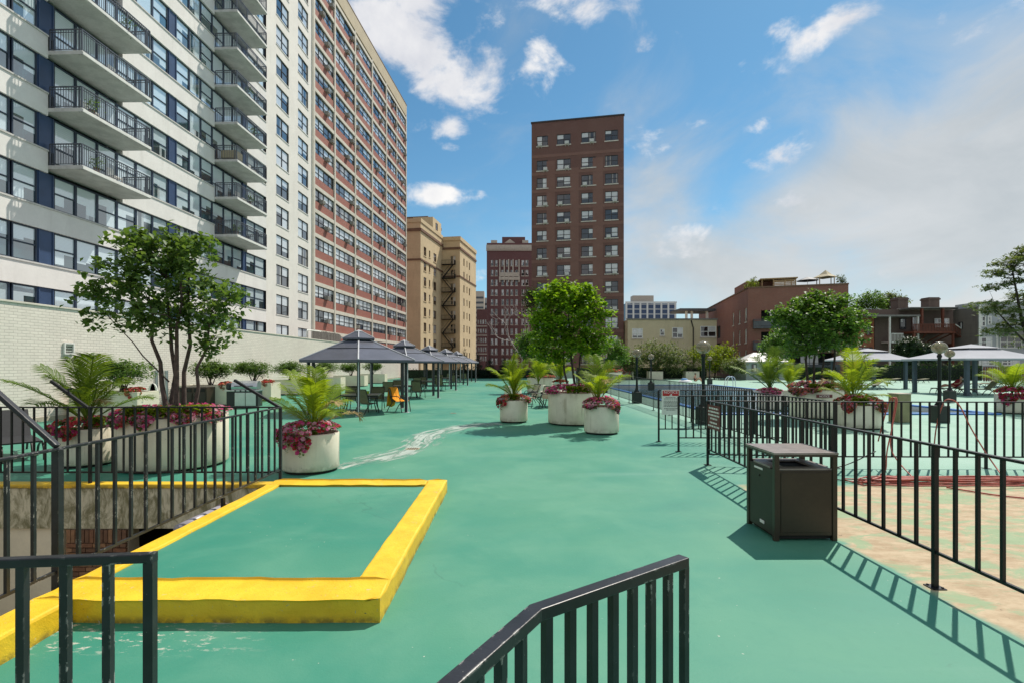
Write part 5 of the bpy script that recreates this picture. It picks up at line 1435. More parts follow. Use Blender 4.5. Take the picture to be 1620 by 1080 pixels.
flowers('red flowers under the far bright palm behind the middle group', (3.1, 33.5), .5, .77, ['petcoral', 'petred'], 90, 0, (), 17, .3, .06, .25)
planter('small cream planter seen directly behind the left planter of the middle group', .05, 29.5, .48, .77)
palm('small palm behind the left planter of the middle group', (1.6, 32.0, .75), 1.7, .8, 15, 'palm', 18)
planter('small cream planter half hidden behind the dining chairs', 1.6, 32.0, .45, .75)
planter('far cream planter behind the pool fence with a red flower bed', 11.0, 57.5, .98, 1.1)
flowers('red and orange bed in the far planter behind the pool fence', (11.0, 57.5), .98, 1.1, ['petred', 'petcoral'], 120, 0, (), 19, .6, .08, .35)
planter('large round cream planter holding the dark tree behind the right fence', 11.4, 19.7, .92, 1.06)
flowers('coral and wine flowers round the dark tree in the right planter', (11.4, 19.7), .92, 1.06, ['petcoral', 'petpink'], 300, [(240, 12), (268, 10)], ((205, 22, .3), (235, 14, .15)), 21, .9, .055, .28)
planter('round cream planter with a lime palm in front of the dark tree', 10.9, 16.5, .62, .74)
flowers('coral and red flowers spilling right from the planter with the lime palm', (10.9, 16.5), .62, .74, ['petcoral', 'petred', 'petpink'], 320, [(240, 20)], ((300, 26, .3), (345, 20, .3), (215, 16, .3)), 23, .8, .05, .26)
palm('lime yellow palm in front of the dark tree behind the right fence', (10.8, 16.6, .7), 1.62, 1.15, 19, 'palm', 24)
planter('small round planter with magenta flowers left of the dark tree', 11.3, 23.0, .5, .77)
flowers('magenta flowers in the small planter left of the dark tree', (11.3, 23.0), .5, .77, ['petmag', 'petpink'], 150, 0, ((250, 40, .15),), 25, .2, .055, .16)
palm('slender green palm left of the dark tree', (11.3, 23.0, .72), 1.95, .95, 17, 'palmdk', 26)
palm('low palm with yellow fronds behind the dark tree stems', (13.2, 25.0, .7), 1.6, 1.0, 15, 'palm', 27)
planter('small cream planter behind the dark tree stems', 13.2, 25.0, .48, .74)
planter('round cream planter with dark red flowers at the right edge', 20.4, 21.4, .55, .76)
flowers('dark red and magenta flowers in the planter at the right edge', (20.4, 21.4), .55, .76, ['petred', 'petmag'], 220, 0, ((215, 26, .5), (260, 18, .2)), 29, .5, .055, .3)
palm('lime palm with drooping fronds at the right edge', (20.4, 21.4, .72), 1.7, 1.1, 18, 'palm', 30)

def shrub(label, loc, w, h, seed, leaf='leafS', n=330):
    t = thing('shrub', label, 'shrub', loc, 0, 'shrubs along the left wall'); r = random.Random(seed)
    el = [(0, 0, h*.62, w*.5, w*.42, h*.32)] + [(r.uniform(-.3, .3)*w, r.uniform(-.2, .2)*w, h*r.uniform(.5, .8), w*.25, w*.22, h*.2) for k in range(5)]
    _, P = foliage(el, n, 14, w*.10, seed, .3)
    mb = MB()
    for k in range(6): mb.tube([(r.uniform(-.1, .1), r.uniform(-.1, .1), 0), (r.uniform(-.3, .3)*w, r.uniform(-.2, .2)*w, h*.6)], [.03, .012], 6)
    mb.build('stems', mt['bark'], t); put('foliage', leaf_mesh('foliage', P, .12, mt[leaf], seed, .0, .5), t)
def boxplanter(label, x, y, w, d, h):
    t = thing('box_planter', label, 'planter', (x, y, 0), 0, 'rectangular planters along the left wall')
    MB().box(-w/2+.03, -d/2+.03, 0, w/2-.03, d/2-.03, .06).build('foot', mt['dark'], t)
    mb = MB(); mb.box(-w/2, -d/2, .06, w/2, d/2, h-.05)
    for a in ((-w/2, -d/2, w/2, -d/2+.06), (-w/2, d/2-.06, w/2, d/2), (-w/2, -d/2+.06, -w/2+.06, d/2-.06), (w/2-.06, -d/2+.06, w/2, d/2-.06)): mb.box(a[0], a[1], h-.05, a[2], a[3], h)
    mb.build('trough', mt['planter'], t, bevel=.012)
    MB().box(-w/2+.06, -d/2+.06, h-.049, w/2-.06, d/2-.06, h-.03).build('soil', mt['soil'], t)
WP = [(-14.9, 19.7, 'behind the leftmost palm'), (-14.9, 25.9, 'behind the left tree stems'), (-14.3, 29.0, 'right of the grill'), (-14.6, 34.5, 'left of the first gazebo'), (-14.6, 41, 'seen between the first gazebo posts'), (-14.6, 47.5, 'seen under the second gazebo'), (-14.6, 55, 'seen under the third gazebo')]
for i, (x, y, w_) in enumerate(WP):
    boxplanter('rectangular cream planter against the left wall, ' + w_, x, y, 2.5 if i < 3 else 2.8, 1.2, .98)
    shrub('rounded leafy shrub in the wall planter ' + w_, (x + (.3 if i == 0 else 0), y, .95), 2.0, 1.25, 40+i)
    if i < 4: flowers('red and wine flowers in the wall planter ' + w_, (x + .9, y - .2), .30, .98, ['petcoral', 'petred'], 80, 0, ((290, 40, .3),), 60+i, .6, .055, .15)
# cabinets, grill and odd pieces by the wall
t = thing('brown_cabinet', 'brown two door waste cabinet behind the left tree stems', 'cabinet', (gx(283, 24.6), 24.6, 0))
MB().box(0, 0, .05, 1.3, .7, .92).build('carcass', mt['bin'], t, bevel=.01)
for k in range(2): MB().box(.04+k*.64, -.03, .08, .62+k*.64, -.002, .66).build('door', mt['bronze'], t)
for k in range(2): MB().box(.08+k*.64, -.03, .70, .58+k*.64, -.002, .86).build('opening_flap', mt['dark'], t)
t = thing('gas_grill', 'stainless gas grill with rounded dark hood near the left wall', 'grill', (gx(358, 23.6), 23.6, 0), R(8))
MB().box(0, 0, .08, 1.35, .6, .78).build('cart', mt['grillblk'], t, bevel=.01)
for k in range(2): MB().box(.36+k*.46, -.03, .12, .80+k*.46, -.002, .72).build('door', mt['stainless'], t, bevel=.01)
MB().box(-.05, -.06, .78, 1.4, .62, .84).build('shelf', mt['stainless'], t, bevel=.01)
mb = MB(); prof = [(.02, .86), (-.02, .98), (.05, 1.14), (.22, 1.24), (.42, 1.24), (.58, 1.12), (.60, .86)]
for i in range(len(prof)-1):
    a, b = prof[i], prof[i+1]; mb.quad((.2, a[0], a[1]), (1.3, a[0], a[1]), (1.3, b[0], b[1]), (.2, b[0], b[1]))
mb.poly([(.2, y, z) for y, z in prof]); mb.poly([(1.3, y, z) for y, z in reversed(prof)])
mb.build('hood', mt['stainless'], t)
MB().box(-.04, -.02, .845, .16, .6, 1.16).build('side_hood', mt['grillblk'], t, bevel=.08)
MB().tube([(.35, -.08, 1.02), (1.15, -.08, 1.02)], .02, 8).build('hood_handle', mt['grillblk'], t)
for k in range(4): MB().tube([(.4+k*.22, -.09, .81), (.4+k*.22, -.06, .81)], .03, 10).build('knob', mt['grillblk'], t)
for k, (px, lb) in enumerate(((219, 'slanted white plastic chair back by the wall, left one'), (235, 'grey rounded plastic panel leaning by the wall'))):
    t = thing('plastic_chair_back', lb, 'panel', (gx(px, 22), 22, 0))
    mb = MB(); n = 10; w_ = .42 if k == 0 else .24; sk = .38 if k == 0 else 0.05
    pts = [(0, 0), (w_, 0)] + [(w_/2 + w_/2*math.cos(a) + sk, .75 + .45*math.sin(a)) for a in [PI*i/n for i in range(n+1)]]
    mb.poly([(x, 0, z) for x, z in pts]); mb.poly([(x, .05, z) for x, z in reversed(pts)])
    for i in range(len(pts)):
        a, b = pts[i], pts[(i+1) % len(pts)]; mb.quad((a[0], 0, a[1]), (a[0], .05, a[1]), (b[0], .05, b[1]), (b[0], 0, b[1]))
    mb.build('shell', mt['white'] if k == 0 else mt['stainless'], t)
for k, (px, lb) in enumerate(((246, 'left galvanised post against the cream wall'), (262, 'right galvanised post against the cream wall'))):
    t = thing('steel_post', lb, 'post', (gx(px, 22.6), 22.6, 0)); MB().lathe([(.09, 0), (.09, 1.72), (.0, 1.74)], 14).build('tube', mt['stainless'], t, smooth=False)
    MB().lathe([(.15, 0), (.15, .02), (.09, .021)], 14).build('flange', mt['stainless'], t)

# ================================================================ gazebos on the left
def hexv(r, z, a0): return [(r*math.cos(a0 + k*PI/3), r*math.sin(a0 + k*PI/3), z) for k in range(6)]
def gazebo_hex(label, loc, a0):
    t = thing('hexagonal_gazebo', label, 'gazebo', loc, a0, 'dark hexagonal gazebos')
    RP, RE, ZE, ZP = 2.2, 2.58, 2.17, 3.12
    pts = hexv(RP, 0, 0)
    for k, p in enumerate(pts):
        a = k*PI/3
        po = MB().box(-.055, -.055, .012, .055, .055, ZE+.05).build('post', mt['gpost'], t, (p[0], p[1], 0), (0, 0, a), bevel=.008)
        MB().box(.056, -.02, .02, .066, .02, ZE-.05).build('strip', mt['trim'], po)
        MB().box(-.12, -.12, 0, .12, .12, .012).build('base_plate', mt['trim'], po)
    E = hexv(RE, ZE, 0); E2 = hexv(RE, ZE-.10, 0); K = hexv(.55, ZP-.12, 0); H = hexv(RE*.55, ZE + (ZP-.12-ZE)*.56, 0)
    for k in range(6):
        j = (k+1) % 6; mb = MB()
        mid = [(H[k][i]) for i in range(3)]
        mb.quad(E[k], E[j], H[j], H[k]); mb.quad(H[k], H[j], K[j], K[k])
        mb.quad(E2[k], E2[j], E[j], E[k])
        mb.build('roof_panel', mt['slate'], t)
        MB().bar(Vector(H[k])+Vector((0, 0, .012)), Vector(H[j])+Vector((0, 0, .012)), .03, .018).build('seam', mt['gpost'], t)
        up = Vector((0, 0, .018))
        mb = MB(); mb.bar(Vector(E[k])+up, Vector(H[k])+up, .05, .035); mb.bar(Vector(H[k])+up, Vector(K[k])+up, .05, .035); mb.build('hip_trim', mt['trim'], t)
        a = hexv(RP, ZE-.04, 0); MB().bar(a[k], a[j], .07, .14).build('beam', mt['gpost'], t)
    c0 = hexv(.74, ZP-.04, 0); c1 = hexv(.16, ZP+.24, 0); c2 = hexv(.74, ZP-.11, 0)
    mb = MB()
    for k in range(6):
        j = (k+1) % 6; mb.quad(c0[k], c0[j], c1[j], c1[k]); mb.quad(c2[k], c2[j], c0[j], c0[k])
    mb.build('cupola', mt['slate'], t)
    mb = MB()
    for k in range(6): mb.bar(Vector(c0[k])+Vector((0, 0, .012)), Vector(c1[k])+Vector((0, 0, .012)), .035, .025)
    mb.build('cupola_trim', mt['trim'], t)
    MB().lathe([(.17, ZP+.235), (.17, ZP+.27), (.05, ZP+.31), (.0, ZP+.33)], 8).build('finial', mt['trim'], t)
    mb = MB(); kk = hexv(.5, ZP-.3, 0)
    return t
ORD = ['first', 'second', 'third', 'fourth', 'fifth']
GZ = [(-6.53, 22.35), (-6.50, 31.6), (-6.42, 40.6), (-6.3, 49.8), (-6.2, 59)]
for i, (x, y) in enumerate(GZ):
    gazebo_hex(['nearest dark hexagonal gazebo on the left', 'second dark gazebo in the row from the front', 'third dark gazebo in the row from the front', 'fourth dark gazebo in the row from the front', 'farthest dark gazebo at the end of the row'][i], (x, y, 0), R(-74))

# ---------------------------------------------------------------- chairs and tables
def tubepath(mb, pts, r, n=6):
    out = []
    P = [Vector(p) for p in pts]
    for i in range(len(P)-1):
        p0 = P[max(i-1, 0)]; p1 = P[i]; p2 = P[i+1]; p3 = P[min(i+2, len(P)-1)]
        for s in range(5):
            t = s/5; out.append(.5*((2*p1) + (p2-p0)*t + (2*p0-5*p1+4*p2-p3)*t*t + (3*p1-p0-3*p2+p3)*t**3))
    out.append(P[-1]); mb.tube(out, r, n); return mb
CH = {}
def chair(label, loc, rz, sling='sling', group='sling patio chairs'):
    t = thing('patio_chair', label, 'chair', loc, rz, group)
    if sling not in CH:
        d = {}
        for s in (-1, 1):
            x = s*.29
            d['arm%d' % s] = tubepath(MB(), [(x, -.36, 0), (x, -.30, .30), (x, -.24, .60), (x, -.05, .66), (x, .22, .64)], .018).mesh('armrest', mt['bronze'], True)
            d['leg%d' % s] = tubepath(MB(), [(x, .44, 0), (x, .30, .22), (x, .16, .40), (x, .24, .64), (x, .36, .98)], .018).mesh('back_leg', mt['bronze'], True)
            d['rail%d' % s] = tubepath(MB(), [(x*.93, -.27, .42), (x*.93, 0, .39), (x*.93, .17, .38)], .014).mesh('seat_rail', mt['bronze'], True)
        mb = MB(); prof = [(-.27, .425), (-.12, .40), (.05, .385), (.17, .385)]
        for i in range(3): a, b = prof[i], prof[i+1]; mb.quad((-.27, a[0], a[1]), (.27, a[0], a[1]), (.27, b[0], b[1]), (-.27, b[0], b[1])); mb.quad((-.27, b[0], b[1]-.01), (.27, b[0], b[1]-.01), (.27, a[0], a[1]-.01), (-.27, a[0], a[1]-.01))
        d['seat'] = mb.mesh('seat', mt[sling])
        mb = MB(); prof = [(.19, .42), (.24, .62), (.30, .82), (.36, .97)]
        for i in range(3): a, b = prof[i], prof[i+1]; mb.quad((-.27, a[0], a[1]), (.27, a[0], a[1]), (.27, b[0], b[1]), (-.27, b[0], b[1])); mb.quad((-.27, b[0]+.012, b[1]), (.27, b[0]+.012, b[1]), (.27, a[0]+.012, a[1]), (-.27, a[0]+.012, a[1]))
        d['backrest'] = mb.mesh('backrest', mt[sling])
        d['top'] = MB().tube([(-.29, .36, .98), (.29, .36, .98)], .018, 6).mesh('top_rail', mt['bronze'])
        CH[sling] = d
    d = CH[sling]
    for s in (-1, 1):
        put('armrest', d['arm%d' % s], t); put('back_leg', d['leg%d' % s], t); put('seat_rail', d['rail%d' % s], t)
    put('seat', d['seat'], t); put('backrest', d['backrest'], t); put('top_rail', d['top'], t)
    return t
def table(label, loc, rz=0, w=1.6, d=1.0, group='patio dining tables'):
    t = thing('patio_table', label, 'table', loc, rz, group)
    MB().box(-w/2, -d/2, .70, w/2, d/2, .735).build('table_top', mt['tabletop'], t, bevel=.012)
    MB().box(-w/2+.05, -d/2+.05, .64, w/2-.05, d/2-.05, .70).build('apron', mt['bronze'], t)
    for sx in (-1, 1):
        for sy in (-1, 1): tubepath(MB(), [(sx*(w/2-.1), sy*(d/2-.1), 0), (sx*(w/2-.2), sy*(d/2-.17), .35), (sx*(w/2-.1), sy*(d/2-.1), .66)], .024).build('leg', mt['bronze'], t, smooth=True)
    return t
for i, (x, y) in enumerate(GZ):
    table('beige topped dining table under the %s dark gazebo' % ORD[i], (x + .1, y, 0), R(8))
    sp = [(.95, -.55, 165, 'right front'), (-.75, -.85, 190, 'left front'), (.5, 1.0, 5, 'right rear'), (-.75, .95, -12, 'left rear')]
    if i == 0: sp[0] = (.62, -.95, 150, 'right front')
    for (dx, dy, a, w_) in sp:
        chair('olive sling chair at the %s of the table under the %s gazebo' % (w_, ORD[i]), (x + dx, y + dy, 0), R(a))
chair('dark sling chair draped with an orange towel beside the first gazebo', (-4.75, 22.15, 0), R(62))
t = thing('orange_towel', 'bright orange towel hanging over a chair beside the first gazebo', 'towel', (-4.75, 22.15, 0), R(62))
mb = MB(); r_ = random.Random(2); n = 9
def tw(i, side):
    a = i/n; x = -.27+.54*a
    f_ = .02*math.sin(a*14+side)
    return x, f_
rows = [(.50, .20, .02), (.42, .45, .03), (.40, .75, .02), (.39, 1.0, 0), (.33, 1.02, 0), (.27, .85, .02), (.20, .55, .02), (-.05, .43, .02), (-.30, .45, .02)]
idx = {}
for j, (yy, z, am) in enumerate(rows):
    for i in range(n+1):
        x = -.24 + .48*i/n; idx[i, j] = mb.P((x*(1.0 + .08*math.sin(j)), yy + am*math.sin(i*1.9+j), z + .03*math.sin(i*.8)*(j == 0)))
for j in range(len(rows)-1):
    for i in range(n): mb.f.append((idx[i, j], idx[i+1, j], idx[i+1, j+1], idx[i, j+1])); mb.m.append(0)
o = mb.build('cloth', mt['towel'], t, smooth=True); o.modifiers.new('thick', 'SOLIDIFY').thickness = .02
t = thing('green_bowl', 'small lime green bowl on the table under the first gazebo', 'bowl', (-6.15, 22.2, .735)); MB().lathe([(.0, 0), (.06, 0), (.10, .05), (.12, .13), (.11, .13), (.09, .05), (.0, .02)], 16).build('bowl_body', M('lime_glaze', (.35, .55, .02), .35, .1), t, smooth=True)
table('beige topped table in the sun behind the middle planters', (1.9, 24.9, 0), R(80), 1.5, 1.0)
chair('beige sling chair nearest the large middle planter', (1.35, 23.9, 0), R(-58), 'sling_lt')
chair('beige sling chair left of the sunny table behind the middle planters', (1.0, 25.2, 0), R(-100), 'sling_lt')
chair('beige sling chair at the far side of the sunny table', (1.0, 26.6, 0), R(-60), 'sling_lt')

# ---------------------------------------------------------------- loungers
LG = {}
def lounger(label, loc, rz, sling='sling', up=50):
    t = thing('sun_lounger', label, 'lounger', loc, rz, 'sun loungers')
    key = (sling, up)
    if key not in LG:
        d = {}; a = R(up); bx, bz = .35 + .72*math.cos(a), .36 + .72*math.sin(a)
        for s in (-1, 1): d['fr%d' % s] = tubepath(MB(), [(-1.1, s*.32, .33), (-.4, s*.32, .37), (.35, s*.32, .36), (.9, s*.32, .33)], .022).mesh('side_rail', mt['bronze'], True); d['lf%d' % s] = tubepath(MB(), [(-1.15, s*.32, 0), (-1.08, s*.32, .26), (-.85, s*.32, .34), (-.5, s*.32, .24), (-.35, s*.32, 0)], .022).mesh('front_leg', mt['bronze'], True); d['lr%d' % s] = tubepath(MB(), [(.25, s*.32, 0), (.42, s*.32, .24), (.6, s*.32, .33), (.85, s*.32, .22), (1.0, s*.32, 0)], .022).mesh('rear_leg', mt['bronze'], True)
        d['seat'] = MB().box(-1.08, -.31, .365, .35, .31, .395).mesh('seat', mt[sling])
        d['back'] = MB().bar((.35, 0, .385), (bx, 0, bz), .62, .035).mesh('backrest', mt[sling])
        LG[key] = d
    d = LG[key]
    for s in (-1, 1): put('side_rail', d['fr%d' % s], t); put('front_leg', d['lf%d' % s], t); put('rear_leg', d['lr%d' % s], t)
    put('seat', d['seat'], t); put('backrest', d['back'], t)
    return t
def ground_at(px, py): Y = 1660/(py - YH); return (gx(px, Y), Y, 0)
lounger('dark sun lounger with a reclining person under the right gazebo', ground_at(1505, 622), R(-8), 'sling', 55)
lounger('olive sun lounger behind the right gazebo post', ground_at(1552, 624), R(-12), 'sling', 48)
lounger('sun lounger with a lilac towel left of the right gazebos', ground_at(1378, 616), R(-4), 'sling', 40)
lounger('empty low sun lounger far behind the gazebo gap', ground_at(1408, 604.5), R(4), 'sling', 8)
lounger('empty low sun lounger behind the right gazebo, next to the hedge', ground_at(1452, 605), R(0), 'sling', 8)
lounger('low sun lounger by the pool, left of the ladder', ground_at(1128, 599.5), R(5), 'sling', 8)
lounger('low sun lounger by the pool, closest to the ladder', ground_at(1143, 599.8), R(0), 'sling', 8)
lounger('black lounger at the left edge behind the railing', (-10.9, 11.5, 0), R(140), 'sling_dk', 55)
lounger('raised beige lounger right of the right gazebo post', ground_at(1562, 613), R(-10), 'sling_lt', 55)
t = thing('lilac_towel', 'pale lilac towel on the lounger left of the right gazebos', 'towel', (*ground_at(1378, 616)[:2], .40), R(-4)); MB().box(-.9, -.26, 0, .3, .26, .03).build('cloth', M('lilac_cloth', (.52, .50, .62), .95, .08, 8), t, bevel=.012)
t = thing('teal_towel', 'teal towel spread on the lounger by the right edge planter', 'towel', (*ground_at(1578, 612)[:2], 0), R(-10)); mb = MB(); mb.bar((.2, 0, .42), (.85, 0, 1.0), .66, .03); mb.build('cloth', mt['towelt'], t)
lounger('lounger under the teal towel by the right edge planter', ground_at(1578, 612), R(-10), 'sling', 42)

# ---------------------------------------------------------------- right gazebos
def gazebo_sq(label, loc, half, rz=0, ze=2.33):
    t = thing('canopy_gazebo', label, 'gazebo', loc, rz, 'grey canopy gazebos')
    e = half + .55; zt = ze + .62; c = .95
    for sx in (-1, 1):
        for sy in (-1, 1):
            p = MB().box(-.11, -.11, .0, .11, .11, ze).build('post', mt['bluepost'], t, (sx*half, sy*half, 0), bevel=.01)
            MB().box(-.2, -.2, 0, .2, .2, .03).build('base_plate', mt['bluepost'], p)
    E = [(-e, -e), (e, -e), (e, e), (-e, e)]; K = [(-c, -c), (c, -c), (c, c), (-c, c)]
    for k in range(4):
        j = (k+1) % 4; mb = MB(); n = 6; prev = None
        for i in range(n+1):
            s = i/n; sag = -.10*math.sin(PI*s)
            a = (E[k][0]*(1-s)+K[k][0]*s, E[k][1]*(1-s)+K[k][1]*s, ze+.03+(zt-ze)*s + sag*.3); b = (E[j][0]*(1-s)+K[j][0]*s, E[j][1]*(1-s)+K[j][1]*s, ze+.03+(zt-ze)*s + sag*.3)
            if prev: mb.quad(prev[0], prev[1], b, a)
            prev = (a, b)
        mb.quad((*E[k], ze-.08), (*E[j], ze-.08), (*E[j], ze+.03), (*E[k], ze+.03))
        mb.build('canopy_panel', mt['fabric'], t)
        MB().bar((*[v*.985 for v in E[k]], ze-.03), (*[v*.985 for v in E[j]], ze-.03), .06, .08).build('eave_rail', mt['bluepost'], t)
    mb = MB(); mb.box(-c*.97, -c*.97, zt+.0, c*.97, c*.97, zt+.1); mb.build('vent_gap', mt['dark'], t)
    mb = MB(); u = c+.12
    for k in range(4):
        j = (k+1) % 4; V = [(-u, -u, zt+.1), (u, -u, zt+.1), (u, u, zt+.1), (-u, u, zt+.1)]; mb.tri(V[k], V[j], (0, 0, zt+.38))
    mb.build('vent_canopy', mt['fabric'], t)
gazebo_sq('pale grey canopy gazebo at the right, sheltering a person on a lounger', (30.9, 35.3, 0), 2.15)
gazebo_sq('pale grey canopy gazebo left of the other one, above the lilac towel', (30.3, 44.7, 0), 1.85)

# ---------------------------------------------------------------- lamps
def lamp(label, x, y):
    t = thing('globe_lamp', label, 'lamp', (x, y, 0), 0, 'globe lamps on black blocks')
    MB().box(-.21, -.21, 0, .21, .21, .58).build('base_block', mt['lampbox'], t, bevel=.02)
    MB().lathe([(.14, .58), (.13, .63), (.075, .70), (.06, .80), (.055, .95), (.055, 2.22), (.075, 2.24), (.075, 2.30), (.05, 2.33), (.05, 2.36)], 16).build('pole', mt['steel'], t, smooth=True)
    MB().lathe([(.06, 2.345)] + [(.235*math.cos(a), 2.56 + .205*math.sin(a)) for a in [R(x) for x in range(-75, 90, 11)]] + [(.0, 2.765)], 28).build('globe', mt['globe'], t, smooth=True)
    b = MB(); b.lathe([(.0, 2.42), (.05, 2.42), (.06, 2.48), (.11, 2.56), (.09, 2.60), (.0, 2.61)], 14).build('reflector', mt['lampmetal'], t, smooth=True)
for (x, y, lb) in ((6.42, 17.6, 'black globe lamp right behind the notice sign'), (6.42, 27.0, 'black globe lamp beside the pool fence left of the notice sign'), (6.42, 36.6, 'globe lamp half hidden right of the middle tree'),
                   (14.75, 18.1, 'tall globe lamp behind the right fence, nearer of the pair'), (23.7, 28.4, 'globe lamp in front of the right gazebo, farther of the pair'), (20.3, 32.0, 'globe lamp left of the lime palm'), (19.6, 52, 'distant globe lamp near the pool ladder'), (10.6, 40, 'distant globe lamp between the two pool fence lamps')):
    lamp(lb, x, y)
t = thing('concrete_bollard', 'olive concrete block pillar behind the right fence', 'pillar', (13.45, 18.2, 0), R(4))
MB().box(-.23, -.23, 0, .23, .23, .97).build('shaft', mt['bollard'], t, bevel=.02)
MB().box(-.25, -.25, .97, .25, .25, 1.0).build('cap', mt['stone'], t)

# ---------------------------------------------------------------- shed, ladder, far fences
t = thing('pool_shed', 'small pale shed with white pitched roof beyond the pool', 'shed', (gx(1180, 67), 67, 0))
w_ = gx(1242, 67) - gx(1180, 67)
mb = MB(); mb.box(0, 0, 0, w_, 4, 2.35); mb.build('walls', mt['shed'], t)
window(t, F0, .75, 1.35, 1.0, 2.0, 1, False, 'dkframe', 'glass3', -.03, .06)
mb = MB(); mb.quad((-.4, -.4, 2.3), (w_+.4, -.4, 2.3), (w_-.6, 2, 3.5), (1.9, 2, 3.5)); mb.quad((w_+.4, 4.4, 2.3), (-.4, 4.4, 2.3), (1.9, 2, 3.5), (w_-.6, 2, 3.5)); mb.tri((-.4, 4.4, 2.3), (-.4, -.4, 2.3), (1.9, 2, 3.5)); mb.tri((w_+.4, -.4, 2.3), (w_+.4, 4.4, 2.3), (w_-.6, 2, 3.5))
mb.build('roof', mt['whiteroof'], t)
t = thing('pool_ladder', 'chrome pool ladder rails at the far pool corner', 'ladder', (19.1, 45.2, 0), R(90))
for x in (-.25, .25): tubepath(MB(), [(x, .7, 0), (x, .6, .7), (x, .35, .95), (x, .05, .85), (x, -.05, .4), (x, -.05, -.5)], .035, 8).build('rail', mt['chrome'], t, smooth=True)
for z in (-.1, -.35): MB().box(-.25, -.1, z, .25, .0, z+.04).build('rung', mt['chrome'], t)
def picket_fence(label, x0, y0, x1, y1, h, mat, sp=.16, w=.035, name='picket_fence'):
    t = thing(name, label, 'fence', (x0, y0, 0), math.atan2(y1-y0, x1-x0)); L_ = math.hypot(x1-x0, y1-y0)
    for z in (.15, h-.12): MB().box(0, -.02, z, L_, .02, z+.05).build('rail', mat, t)
    me = boxmesh('picket', mat, -w/2, -.012, .05, w/2, .012, h)
    n = int(L_/sp)
    if n <= 300:
        for k in range(n+1): put('picket', me, t, (k*L_/n, 0, 0))
    return t
picket_fence('dark picket fence before the hedge behind the loungers', 41, 63.6, 58, 63.6, 1.5, mt['steel'], .17)
picket_fence('brown board fence at the far right behind the loungers', 54, 60, 66, 58, 1.7, mt['woodred'], .24, .15)
picket_fence('dark picket fence below the lime green tree', 20, 70.5, 34, 70.5, 1.4, mt['steel'], .2)
for i, (px, lb) in enumerate(((1036, 'pale box planter with round bush behind the pool, left one'), (1093, 'pale box planter with round bush behind the pool, right one'), (990, 'pale box planter with pink flowers far behind the pool fence'))):
    x, y, _ = ground_at(px, 599.5)
    t = thing('pale_box_planter', lb, 'planter', (x, y, 0), 0, 'pale planters behind the pool'); MB().box(-.9, -.7, 0, .9, .7, 1.05).build('trough', mt['planter'], t, bevel=.03)
    if i < 2: shrub('round bush in the pale planter behind the pool, ' + ('left one' if i == 0 else 'right one'), (x, y, 1.0), 1.7, 1.1, 90+i, 'leafD', 90)
    else: flowers('pale pink flowers in the far planter behind the pool fence', (x, y), .8, 1.05, ['petpink', 'petcoral'], 90, 0, ((270, 70, .5),), 77, .3, .09, .4)
t = thing('far_parapet', 'pale green parapet wall at the far end of the deck', 'wall', (-15.5, 75.6, 0)); MB().box(0, 0, 0, 30, .3, 1.0).build('wall', M('pale_green_wall', (.40, .46, .38), .8, .1, 1), t)
MB().box(-.02, -.03, 1.0, 30.02, .33, 1.06).build('coping', mt['stone'], t)

# ================================================================ steel railings and fences
BAL = {}
def rail_run(t, p, q, ztop, zbot, spacing, posts, mat='steel', bw=.024, top=(.05, .022), zpost=0.0, bot=.025, pw=.04, shoe=True, ztop2=None):
    """adds top rail, bottom rail, posts and single balusters between p and q (thing-local xy)"""
    p = Vector(p); q = Vector(q); d = q - p; L_ = d.length; ang = math.atan2(d.y, d.x)
    z2 = ztop if ztop2 is None else ztop2
    MB().bar((p.x, p.y, ztop - top[1]/2), (q.x, q.y, z2 - top[1]/2), top[0], top[1]).build('top_rail', mt[mat], t, bevel=.004)
    MB().bar((p.x, p.y, zbot), (q.x, q.y, zbot + (z2-ztop)), bot, bot).build('bottom_rail', mt[mat], t)
    n = max(1, round(L_/spacing))
    for k in range(n+1):
        s = k/n; c = p + d*s; zt = ztop + (z2-ztop)*s - top[1]
        isp = any(abs(k - round(u*n)) < .5 for u in posts)
        if isp:
            key = ('post', round(zt, 3), round(zpost, 3), pw, mat)
            if key not in BAL: BAL[key] = boxmesh('post', mt[mat], -pw/2, -pw/2, zpost, pw/2, pw/2, zt)
            po_ = put('post', BAL[key], t, (c.x, c.y, 0), (0, 0, ang))
            if zpost < .01 and shoe:
                if 'shoe' not in BAL: BAL['shoe'] = MB().box(-.06, -.06, .001, .06, .06, .009).box(-.045, -.045, .009, -.030, -.030, .02).box(.030, .030, .009, .045, .045, .02).mesh('base_plate', mt['steel'])
                put('base_plate', BAL['shoe'], po_)
        else:
            zb = zbot + bot/2 + (zt + top[1] - ztop)
            key = ('bal', round(zt, 3), round(zb, 3), bw, mat)
            if key not in BAL: BAL[key] = boxmesh('baluster', mt[mat], -bw/2, -bw/2, zb, bw/2, bw/2, zt)
            put('baluster', BAL[key], t, (c.x, c.y, 0), (0, 0, ang))
